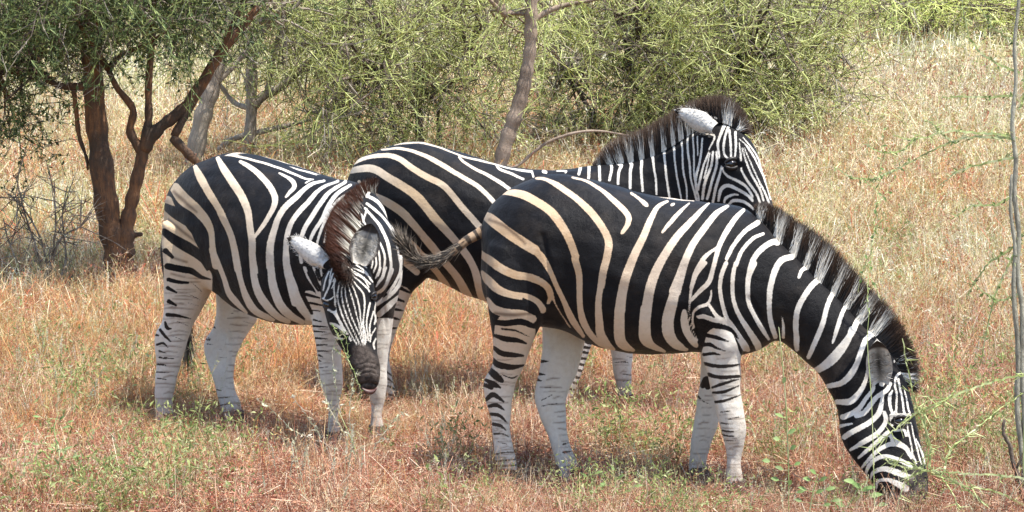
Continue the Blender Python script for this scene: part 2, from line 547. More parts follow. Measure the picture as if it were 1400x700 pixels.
def ear(parent, mat, base, tip, wid, D0, D1, nrm, inner, outer, rim, cup=.5, hairs=True, pt=False, fringe=300):
    """leaf-shaped cupped ear from base to tip; nrm = direction the hollow faces"""
    A = unp(*base, D0); B = unp(*tip, D1)
    ax = B - A; L = np.linalg.norm(ax); ax /= L
    nrm = np.array(nrm, float); nrm -= ax * (nrm @ ax); nrm /= np.linalg.norm(nrm)
    sd = np.cross(ax, nrm)
    hw = wid / 2 / FPX * D0
    nu, nv = 17, 15
    V = []; C = []
    for side in (0, 1):
        for i in range(nu):
            u = i / (nu - 1)
            w = hw * (min(1, .55 + 1.5 * u) if u < .3 else 1.0) * ((1 - max(0, (u - .35) / .65) ** 1.5) ** .75 if pt else (1 - max(0, (u - .42) / .58) ** 2.2) ** .75) + hw * .02
            for j in range(nv):
                v = j / (nv - 1) * 2 - 1
                depth = cup * hw * (v * v) * 1.2 * (1.25 - .7 * u) + (.10 * L * (u - .4) ** 2)
                th = (.004 if side else 0) * (1 - abs(v) ** 4) + .0006 * side
                p = A + ax * (u * L) + sd * (v * w) + nrm * (depth - cup * hw * .5 - th)
                V.append(p)
                e = max(abs(v), (u - .15) * 1.12)
                if side == 0:
                    c = np.array(inner) * (1.2 - 1.12 * math.exp(-((v * 2.3) ** 2) - ((u - .42) * 2.0) ** 2))
                    if e > .84: c = np.array(rim)
                    if u > .80 and e > .7: c = np.array((.05, .04, .035))
                else:
                    c = np.array(outer)
                    if u > .86: c = np.array((.02, .015, .012))
                    if e > .93: c = np.array(rim)
                C.append(c)
    F = []
    g = lambda s, i, j: s * nu * nv + i * nv + j
    for i in range(nu - 1):
        for j in range(nv - 1):
            F.append((g(0, i, j), g(0, i, j + 1), g(0, i + 1, j + 1), g(0, i + 1, j)))
            F.append((g(1, i, j), g(1, i + 1, j), g(1, i + 1, j + 1), g(1, i, j + 1)))
    for i in range(nu - 1):
        for j in (0, nv - 1):
            F.append((g(0, i, j), g(0, i + 1, j), g(1, i + 1, j), g(1, i, j)))
    for j in range(nv - 1):
        for i in (0, nu - 1):
            F.append((g(0, i, j), g(0, i, j + 1), g(1, i, j + 1), g(1, i, j)))
    o = mesh_obj("ear", np.array(V), np.array(F), mat, parent, cols=np.array(C))
    # short fur on the back of the ear
    n = max(fringe, 1)
    u = rng.uniform(.0, .95, n); v = rng.uniform(-1, 1, n)
    w = hw * np.sqrt(np.clip(1 - np.clip((u - .4) / .6, 0, 1) ** 2, 0, 1))
    dep = cup * hw * (v * v) * 1.2 * (1.25 - .7 * u) - cup * hw * .5 + .1 * L * (u - .4) ** 2 - .004
    R_ = A + ax * (u * L)[:, None] + sd * (v * w)[:, None] + nrm * dep[:, None]
    T_ = R_ + ax * (rng.uniform(.005, .013, n))[:, None] - nrm * rng.uniform(.001, .004, n)[:, None] + sd * (v * .012 * rng.random(n))[:, None]
    cr = np.where((u > .87)[:, None], np.array((.03, .02, .015)), np.array(outer)) * rng.uniform(.75, 1.1, n)[:, None]
    if fringe: hair_strands("ear_fringe", R_, (R_ + T_) / 2, T_, np.full(n, .0011), cr, cr, np.full(n, .8), mat, o)
    if hairs:
        n = 110
        u = rng.uniform(.05, .7, n); v = rng.choice([-1, 1], n) * rng.uniform(.45, .98, n)
        w = hw * np.sqrt(np.clip(1 - np.clip((u - .4) / .6, 0, 1) ** 2, 0, 1))
        dep = cup * hw * (v * v) * 1.2 * (1.25 - .7 * u) - cup * hw * .5 + .1 * L * (u - .4) ** 2
        R_ = A + ax * (u * L)[:, None] + sd * (v * w)[:, None] + nrm * dep[:, None]
        T_ = R_ - sd * (np.sign(v) * hw * rng.uniform(.2, .55, n))[:, None] + ax * (rng.uniform(.02, .10, n) * L)[:, None] + nrm * rng.uniform(.0, .012, n)[:, None]
        M_ = (R_ + T_) / 2 + nrm * .008
        T_ += rng.normal(0, .007, (n, 3))
        cr = np.tile(np.array(inner) * 1.0, (n, 1)) * rng.uniform(.3, 1.2, n)[:, None]
        hair_strands("ear_hair", R_, M_, T_, np.full(n, .0011), cr, cr * .9, np.full(n, .8), mat, o)
    return o

def eye(parent, m_eye, m_lid, x, y, D, rx, out=(0, -1, 0), tilt=0.):
    """dark wet eyeball between two lids"""
    c = unp(x, y, D); r = rx / FPX * D
    out = np.array(out, float); out /= np.linalg.norm(out)
    up = np.array([math.sin(tilt), 0, math.cos(tilt)]); up -= out * (up @ out); up /= np.linalg.norm(up)
    sd = np.cross(up, out)
    nu, nv = 16, 10
    th = np.linspace(0, 2 * np.pi, nu, endpoint=False); ph = np.linspace(.12, np.pi - .12, nv)
    V = np.array([c + r * (math.cos(p) * out * .8 + math.sin(p) * (math.cos(t) * sd + math.sin(t) * up * .72)) for p in ph for t in th])
    F = np.array([(i * nu + j, i * nu + (j + 1) % nu, (i + 1) * nu + (j + 1) % nu, (i + 1) * nu + j) for i in range(nv - 1) for j in range(nu)])
    caps = [np.arange(nu)[None], (np.arange(nu)[::-1] + (nv - 1) * nu)[None]]
    e = mesh_obj("eye", V, [F] + caps, m_eye, parent)
    for sgn in (1, -1):
        S = []
        for t in np.linspace(-1.25, 1.25, 9):
            p = c + sd * math.sin(t) * r * 1.18 + up * sgn * math.cos(t) * r * (.78 if sgn > 0 else .62) + out * (math.cos(t) * r * .45)
            w = r * (.10 + .18 * math.cos(t * 1.1))
            S.append(np.concatenate([p, out * w, up * w]))
        V, q, t_ = loft(S, n=8, e=2, k=2)
        mesh_obj("eyelid", V, [q, t_], m_lid, e)
    return e

def hoof(parent, m, x, y, D, r):
    """small bell-shaped hoof standing on the ground below photo point (x, y)"""
    c = unp(x, y, D); z0 = float(zg(c[0], c[1]))
    S = []
    for h, k, dx in ((.0, 1.12, .010), (.02, 1.08, .008), (.045, .98, .003), (.065, .86, 0), (.08, .8, 0)):
        S.append(np.concatenate([[c[0] + dx, c[1] - dx, z0 + h], [r * k * 1.1, 0, 0], [0, r * k, 0]]))
    V, q, t = loft(S, n=18, e=2.2, k=2)
    return mesh_obj("hoof", V, [q, t], m, parent)

def tail_obj(parent, mat_c, mat_h, pts, radii, nhair, hlen, start=.35, wht=.25, spread=.02, droop=None):
    P = catmull(np.array(pts, float), 6)
    W = np.array([unp(*p) for p in P])
    Rr = np.interp(np.linspace(0, 1, len(W)), np.linspace(0, 1, len(radii)), radii)
    S = []
    for i in range(len(W)):
        t = W[min(i + 1, len(W) - 1)] - W[max(i - 1, 0)]; t /= np.linalg.norm(t)
        a = np.cross(t, [0, 1, 0]); a /= np.linalg.norm(a) + 1e-9; b = np.cross(t, a)
        S.append(np.concatenate([W[i], a * Rr[i], b * Rr[i]]))
    V, q, t_ = loft(S, n=12, e=2, k=1)
    stripe = (np.sin(np.linspace(0, 1, len(S)) * 60) * 1.6 - .3).repeat(12)
    stripe = np.concatenate([stripe, [1, 1]])
    z = np.zeros(len(V))
    tl = mesh_obj("tail", V, [q, t_], mat_c, parent, {'stripe': stripe, 'brown_tint': z + .55, 'muzzle': z, 'tan': z + 1, 'dust_shade': z + .15})
    n = nhair
    u = start + (1 - start) * rng.random(n) ** .8
    i0 = np.clip((u * (len(W) - 1)).astype(int), 0, len(W) - 2)
    root = W[i0] + rng.normal(0, .006, (n, 3))
    un = np.clip(u + hlen * rng.uniform(.5, 1.1, n), 0, 1.6)
    def at(uu):
        k = uu * (len(W) - 1); kk = np.clip(k.astype(int), 0, len(W) - 2)
        return W[kk] + (k - kk)[:, None] * (W[kk + 1] - W[kk])
    fan = rng.normal(0, 1, (n, 3)) * spread
    tip = at(un) + fan * (1 + 1.2 * (un - start)[:, None])
    if droop is not None: tip += np.array(droop) * rng.random(n)[:, None]
    mid = at((u + un) / 2) + fan * .55
    w = rng.random(n) < wht
    cr = np.where(w[:, None], np.array((.42, .35, .27)), np.array((.030, .022, .017))) * rng.uniform(.6, 1.3, n)[:, None]
    hair_strands("tail_tuft", root, mid, tip, rng.uniform(.0009, .002, n), cr, cr * .5, np.full(n, .75), mat_h, tl)
    return tl

M_coat_a = mat_coat("coat_cream_brown", tan=(.56, .40, .24))
M_coat_b = mat_coat("coat_tan", tan=(.55, .37, .215))
M_coat_c = mat_coat("coat_cream", tan=(.57, .42, .26))
M_hair = mat_col("mane_hair", rough=.55, spec=.35, trans=.0, vary=.15)
M_ear = mat_col("ear_fur", rough=.8, spec=.15, vary=.35)
M_eye = mat_plain("wet_eye", (.010, .007, .005), .06, .8)
M_lid = mat_plain("eyelid_skin", (.025, .02, .018), .45, .4)
M_hoof = mat_plain("horn_hoof", (.10, .075, .055), .6, .3)

SB = strokes
# ================= zebra B: grazing, in front
def DB(x): return 9.98 - (np.asarray(x) - 700) / 325 * .16
def body_B():
    o = empty("zebra", (float(unp(850, 600, 9.9)[0]), 9.9, 0),
              "grazing zebra in front, head down in the grass at right, tail swung left", "zebra", "three zebras in the dry grass")
    rows = [(660,304,657,380,.09),(672,278,664,412,.19),(700,256.5,690,438,.26),(740,240,735,446,.29),(777,238.5,772,452,.30),(828,250.5,815,472,.335),
            (880,264,865,483,.335),(931,272.5,920,482.5,.31),(980,277,965,481,.28),(1014,283,1004,486,.24),(1040,303,1034,481,.20),
            (1066,331,1060,465,.16),(1092,354,1080,475,.135),(1121,385,1096,489,.12),(1148,409,1111,502,.11),
            (1175,439,1124,519,.105),(1202,467,1135,538,.10)]
    torso = [sec_tb(a, b, c, d, DB(a) - (.0 if a < 1030 else (a - 1030) / 200 * .12), w) for a, b, c, d, w in rows]
    hd = [(1190,452,1130,530,.085,0),(1214,480,1141,552,.098,0),(1233,510,1147,577,.105,.02),(1245,540,1150,599,.105,.05),(1251,570,1158,617,.10,.08),(1256,595,1172,636,.09,.11),(1263,619,1187,655,.078,.14),
          (1268,641,1197,671,.070,.17),(1269,662,1204,687,.072,.19),(1265,683,1211,700,.066,.21),(1253,697,1222,707,.035,.22)]
    head = [sec_tb(a, b, c, d, DB(1202) - .12 - k, w) for a, b, c, d, w, k in hd]
    nh = [sec_lr(*r) for r in [(668,330,752,350,9.83,.12),(664,380,752,398,9.80,.12),(667,415,746,425,9.79,.11),(671,445,737,448,9.80,.095),(674,468,728,470,9.82,.08),(673,495,717,498,9.85,.062),
          (661,521,706,523,9.87,.052),(663,545,699,550,9.88,.045),(670,571,697,576,9.88,.038),(674,597,699,598,9.88,.036),(677,618,704,621,9.88,.042),
          (679,640,707,640,9.88,.04),(682,655,708,655,9.88,.038),(683,668,712,668,9.88,.044)]]
    fh = [sec_lr(*r) for r in [(725,390,800,405,10.12,.10),(735,420,803,440,10.12,.09),(741,446,801,463,10.12,.085),(742,480,796,484,10.10,.07),(736,511,788,512,10.08,.055),(731,540,776,543,10.06,.048),(737,565,774,571,10.04,.043),
          (747,593,777,596,10.02,.036),(756,621,787,625,10.0,.036),(762,645,795,650,9.98,.042),(770,662,800,660,9.96,.038),(780,676,807,672,9.95,.044)]]
    dn = float(DB(990)) - .15; df = float(DB(960)) + .14
    nf = [sec_lr(*r) for r in [(945,370,1045,380,dn+.02,.09),(950,420,1037,430,dn,.085),(955,455,1026,463,dn,.08),(960,485,1014,487,dn,.068),(966,512,1012,512,dn,.056),(971,535,1012,535,dn,.048),
          (979,560,1017,560,dn,.046),(986,588,1020,587,dn,.045),(991,608,1018,606,dn,.036),(994,632,1014,632,dn,.031),(993,655,1016,655,dn,.036),(993,668,1017,668,dn,.036),(992,684,1020,684,dn,.042)]]
    ff = [sec_lr(*r) for r in [(945,420,1005,420,df,.08),(955,465,1002,465,df,.07),(957,500,996,500,df,.055),(956,528,989,528,df,.047),(951,553,985,553,df,.044),(948,578,982,580,df,.043),(944,606,971,608,df,.033),
          (941,632,966,634,df,.035),(941,650,968,652,df,.038),(941,664,969,664,df,.04)]]
    near = [
     ('w', SB('T4', '350,46,5 450,60,6 600,93,6 700,123,6 800,146,6 900,160,6|140,128,20 200,130,38 260,155,40 320,195,40 365,245,40 405,310,36 430,380,34|270,68,8 310,72,16 370,105,26 430,150,30 490,205,34 535,265,34 560,320,36 555,380,36 540,440,36 530,500,34|'
        '415,68,8 470,82,12 530,115,20 580,155,24 620,195,28 640,225,28 635,255,24 615,285,18|650,130,10 680,150,12 705,170,22 712,178,16|795,158,12 755,185,20 725,240,30 700,300,34 670,360,38 645,420,42 625,480,44 612,540,46 605,600,50|'
        '960,170,8 920,205,22 870,260,30 820,320,36 775,390,40 745,450,44 725,510,46 715,570,48 708,620,50|882,168,6 850,195,16 820,230,20 795,260,18 775,285,12|812,173,11 820,168,11|'
        '1035,180,14 985,215,26 940,270,32 895,335,34 865,400,36 845,460,44 825,520,56|'
        '65,215,30 90,232,50 150,280,50 210,320,50 270,355,46')),
     ('w', SB('N6', '640,60,50 662,150,46 668,270,40 672,360,42 685,430,50 720,500,45 780,560,30 830,592,12|840,20,44 812,130,44 790,240,42 780,330,44 784,440,55 790,510,60 830,570,50 870,600,25|'
        '405,8,50 440,45,50 475,98,42 508,165,36 540,240,35 575,320,38 610,400,48 650,470,40 690,525,20|'
        '65,20,40 130,70,60 200,120,60 290,160,56 380,170,56 450,200,50 490,250,40 515,320,14 550,390,9 610,470,9|480,240,36 490,290,36 478,330,24|'
        '85,140,24 130,200,60 190,250,56 260,275,50 350,290,50 410,320,52 445,365,50|120,300,24 160,360,56 240,385,60 320,392,60 390,420,50')),
     ('w', SB('M7', '305,10,58 303,80,60 306,150,62 330,185,50 370,210,20|430,10,62 425,90,66 430,150,68 465,190,40 520,212,15')),
     ('w', SB('M3', '140,20,40 105,150,62 78,250,80 58,340,84 62,420,84 100,478,66 165,508,36|155,285,30 155,340,52 170,400,62 200,450,62 225,490,36|280,0,25 235,50,28 205,110,26 192,180,18 185,250,12 185,330,8 200,400,12 232,460,14|'
        '312,158,12 310,200,16 290,238,20 240,255,20 210,290,16 205,340,14 213,390,16|295,235,18 320,270,22 350,310,26 395,345,26|400,0,30 375,60,30 365,130,28 372,200,28 390,270,28 410,330,30 440,370,30 480,430,34 520,490,40 535,520,34|'
        '460,0,28 445,60,32 442,130,30 447,200,28 465,270,30 495,330,32 540,400,40 590,480,50 600,510,44|572,0,48 540,80,38 535,160,35 545,240,32 575,310,30 620,390,32 660,452,18|235,312,22 270,303,30 330,325,30 400,347,36 450,390,36 490,460,30 520,520,24')),
     ('w', SB('T5', '205,262,10 165,295,18 135,345,22 118,400,16|305,125,14 280,150,20 245,200,24 215,260,20 195,330,18 180,380,20 150,410,18 118,445,12|355,170,22 310,200,18 270,250,18 242,300,15|375,210,12 340,225,16 300,270,16 278,320,18|430,235,24 395,245,24 355,280,24 330,330,22 321,390,20|'
        '440,205,22 425,242,24|480,290,24 440,305,26 415,350,26 400,410,24 398,480,20 405,530,22 420,578,20|443,505,4 448,540,11 448,580,13|560,300,22 535,325,19 515,340,16 505,365,12|610,335,26 585,365,24 555,390,24 525,430,24 500,480,24 492,540,24 495,600,22 498,622,18|'
        '650,390,24 625,425,20 605,470,20 590,530,22 565,590,22 540,650,18|690,450,22 665,480,16 650,520,18 635,570,16 625,600,8|740,490,26 715,520,24 690,570,26 650,620,26 600,675,28 560,700,20|790,540,22 760,560,20|840,570,14 810,590,16|860,610,14 830,620,16|875,640,14 850,660,14')),
     ('w', SB('N4', '205,0,40 180,80,42 130,160,42 70,220,44 0,262,36|345,30,36 300,65,40 275,120,38 240,220,42 200,290,50 140,345,42 50,365,34|310,250,16 295,330,30 260,400,40 200,460,50 110,465,38|335,320,18 345,380,28 300,440,30 250,510,38 170,556,44 145,560,38|'
        '455,345,28 430,390,34 370,430,34 330,480,38 290,530,40 240,552,40|215,605,14 135,620,30|405,420,20 395,490,36 370,550,40 300,610,40 230,650,40 160,690,36|'
        '540,265,16 495,298,16 485,350,14 495,420,12 490,530,14|505,315,13 515,370,13 530,450,13 540,540,13|545,390,6 560,470,11 572,540,11|470,390,10 450,430,26 455,500,22 470,540,18|470,550,22 520,548,22 580,550,16|455,550,18 465,612,20|'
        '480,648,16 540,645,18 555,680,16|460,40,20 420,75,22|500,110,20 455,150,22|530,170,18 480,205,20|440,300,26 400,350,40')),
     ('w', SB('N5', '445,20,30 455,80,36 400,160,40 310,220,40 215,275,22|470,160,46 420,200,38 350,260,34 270,330,20|480,170,30 520,225,50 470,240,36 400,280,34 330,350,26 280,410,16|520,225,50 590,260,40 630,330,24|'
        '315,460,10 325,410,28 370,350,34 440,320,34 520,335,36 600,370,34 640,400,24|345,480,10 370,430,30 440,405,40 520,425,50 600,455,40 640,460,30|385,540,16 400,490,24 470,480,30 540,510,50 590,540,60|'
        '605,130,8 620,200,10 640,300,12 665,370,12|625,90,6 650,200,10 680,310,12 700,370,12|660,200,6 710,310,18 730,370,18|600,100,8 608,180,8')),
     # lower legs are pale with thin dark bars
     ('w', [np.array([(704, 452, 56), (698, 500, 56), (683, 540, 60), (684, 600, 50), (694, 690, 56)], float),
            np.array([(985, 462, 40), (986, 500, 62), (993, 545, 60), (1003, 600, 50), (1006, 700, 50)], float)]),
     ('b', SB('N6', '140,435,30 220,445,34 310,435,34 380,460,28 412,475,12|160,520,18 220,540,30 290,550,26 350,570,12|155,590,20 200,625,30 270,635,26 330,640,12|330,300,12 400,345,26 440,410,8')),
     ('b', SB('N4', '475,588,34 560,588,34')),
     ('b', SB('N6', '200,480,9 280,488,10 330,512,8 370,530,4')),
     ('b', SB('M4', '100,30,14 130,60,26 190,70,22 240,60,8|90,80,22 115,105,30 145,130,20|75,125,12 110,145,22 140,160,8|65,145,14 100,160,18|80,210,16 110,190,20 155,220,8|92,240,14 125,235,16 155,255,7|97,275,14 135,280,14 168,310,5|108,318,14 140,325,13 165,345,5|115,360,9 150,360,7 180,375,4|'
        '115,450,7 160,440,6 200,440,5|115,480,8 160,475,7 205,470,6|118,500,9 160,500,7 208,495,7|120,525,13 160,520,11 210,525,14|150,105,5 190,118,7 215,108,4|130,395,4 170,405,5')),
     ('b', SB('M3', '238,340,20 290,345,30 350,365,26 410,385,26 450,412,18 480,450,8|235,415,20 290,425,24 350,440,22 420,465,8|265,490,18 310,485,22 350,505,14 400,520,6|275,545,18 330,540,16 370,545,7|280,600,20 340,615,20 420,615,18 490,605,8|300,670,16 350,680,20 420,680,18 480,670,7|'
        '118,300,14 102,370,18 130,430,18 170,490,20 225,508,12|182,340,8 195,400,9 222,450,7|440,400,6 470,470,7 505,520,8')),
     ('b', SB('M5', '200,150,12 250,165,12 325,160,7|212,205,8 250,192,12 320,170,5|215,225,8 260,222,12 320,197,5|225,262,10 265,257,10 325,234,5|250,302,5 285,296,5|280,330,5 330,318,4|250,345,5 300,350,4|255,375,7 300,378,6|258,392,7 300,396,6|262,415,4 310,412,4')),
    ]
    farl = [('b', SB('M4', '320,45,14 350,45,5|308,100,12 335,102,5|303,125,12 320,130,4|320,215,4 365,190,4|320,240,4 385,228,4|330,160,3 360,158,3|415,405,8 440,398,4|415,440,10 450,435,5|385,500,10 400,520,10|390,545,14 410,570,12 440,560,8|420,590,14 450,590,12 500,560,7|415,505,5 460,500,5|430,525,5 475,520,5|410,600,16 460,610,14 520,585,8')),
            ('b', SB('M5', '178,195,22 192,175,30 198,198,26|160,240,9 170,250,5|175,257,5 205,270,4'))]
    near_leg_y = 470
    def side(P, far):
        R = P.copy()
        mid = DB(prj(P)[:, 0])
        k = (P[:, 1] > mid) & ~far
        R[k, 1] = 2 * mid[k] - P[k, 1]
        return R
    info = dict(farok=lambda q: q[:, 1] > np.where(q[:, 0] < 850, 425, 476), near=near, far=farl, side=side, tan=(735, 345, 250, 185), muzzle=SB('N5', '440,640,60 530,620,130 620,610,90 700,560,90 710,500,50|600,520,20 660,430,40|520,565,50 540,560,50') ,
                brown_tint=SB('N6', '165,385,18 250,394,22 380,388,16|200,480,10 280,488,12') + SB('T4', '85,235,12 150,262,14 230,330,10'),
                relief=[(SB('N4', '470,600,30 560,590,40'), 8, -.006), (SB('N4', '455,545,16 580,535,18'), 5, .006), (SB('N5', '515,560,26 545,575,26'), 5, -.012), (SB('N5', '690,575,26 700,590,20'), 5, -.010),
                        (SB('N5', '430,615,8 520,650,8 600,660,8'), 4, -.006), (SB('N5', '230,110,140 300,170,140'), 14, .008), (SB('N6', '480,330,40 560,430,30'), 12, -.008),
                        (SB('M3', '215,290,20 230,430,30'), 12, -.012), (SB('M3', '520,520,20 430,400,30'), 12, -.006), (SB('T4', '380,250,160 300,420,200'), 40, .014), (SB('T5', '180,330,160 160,480,100'), 30, .016), (SB('M3', '300,330,120 400,500,90'), 22, .014), (SB('T4', '300,300,10 330,470,10 320,560,10'), 12, -.010), (SB('T4', '560,150,30 620,420,30'), 30, -.006),(SB('M4', '165,60,6 130,160,6'), 6, -.005), (SB('M4', '150,210,8 150,520,8'), 5, -.004), (SB('M4', '180,230,6 190,500,6'), 5, .003), (SB('M4', '380,300,8 440,540,8'), 6, -.005), (SB('M4', '345,180,30 350,240,20'), 12, .005),(SB('M5', '290,290,60 295,400,50'), 10, .005), (SB('M5', '300,470,6 300,600,6'), 5, -.004), (SB('M5', '215,60,8 250,240,8'), 8, -.005), (SB('T5', '330,440,6 400,560,8'), 12, -.007), (SB('T5', '420,520,8 520,600,8'), 10, -.006), (SB('N4', '90,400,8 180,330,8 240,230,6'), 10, -.006), (SB('N4', '120,520,8 220,440,8'), 9, -.005)])
    info['bands'] = [(684, 575, 694, 655, 16, 5), (756, 520, 792, 668, 22, 8), (1000, 560, 1005, 660, 20, 6), (968, 540, 955, 650, 15, 9), (692, 480, 682, 560, 22, 9), (995, 480, 998, 560, 20, 10)]
    parts = [('torso', torso), ('head', head), ('near_hind', nh), ('far_hind', fh), ('near_fore', nf), ('far_fore', ff)]
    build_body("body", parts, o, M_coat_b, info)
    root = [(1032,292),(1052,318),(1078,343),(1106,370),(1134,397),(1160,422),(1186,451),(1208,474),(1224,497),(1238,524)]
    tip = [(1034,280),(1062,282),(1094,302),(1124,322),(1154,350),(1184,384),(1214,415),(1238,450),(1256,492),(1255,536)]
    mane(o, M_hair, root, tip, lambda p: DB(p[:, 0]) - np.clip((p[:, 0] - 1030) / 200, 0, 1) * .12, near, n=9500, lat=.015, r=.0018, tipcol=(.04, .022, .013), split=.78, widen=2.4)
    ear(o, M_ear, (1204, 524), (1199, 464), 35, 9.50, 9.44, (-.15, -1, .2), (.52, .49, .44), (.7, .66, .6), (.60, .56, .50), fringe=0)
    ear(o, M_ear, (1222, 508), (1238, 462), 26, 9.72, 9.78, (.6, -.5, .2), (.10, .085, .07), (.6, .56, .5), (.05, .04, .035), hairs=False)
    eye(o, M_eye, M_lid, 1231, 576, 9.425, 9, (.25, -1, .1), .1)
    eye(o, M_eye, M_lid, 1241, 577, 9.615, 8, (.35, 1, .1), .1)
    for a in ((697, 670, 9.87), (794, 676, 9.95), (1006, 686, dn), (955, 668, df)): hoof(o, M_hoof, *a, .045)
    tail_obj(o, M_coat_b, M_hair, [(664,314,9.97),(652,321,9.97),(638,329,9.96),(622,342,9.95),(605,354,9.94),(588,361,9.93),(574,358,9.92),(563,350,9.92),(555,338,9.92)],
             [.026, .022, .018, .014, .010, .006, .004], 3000, .26, start=.10, wht=.34, spread=.010)
    return o
zebra_b = body_B()
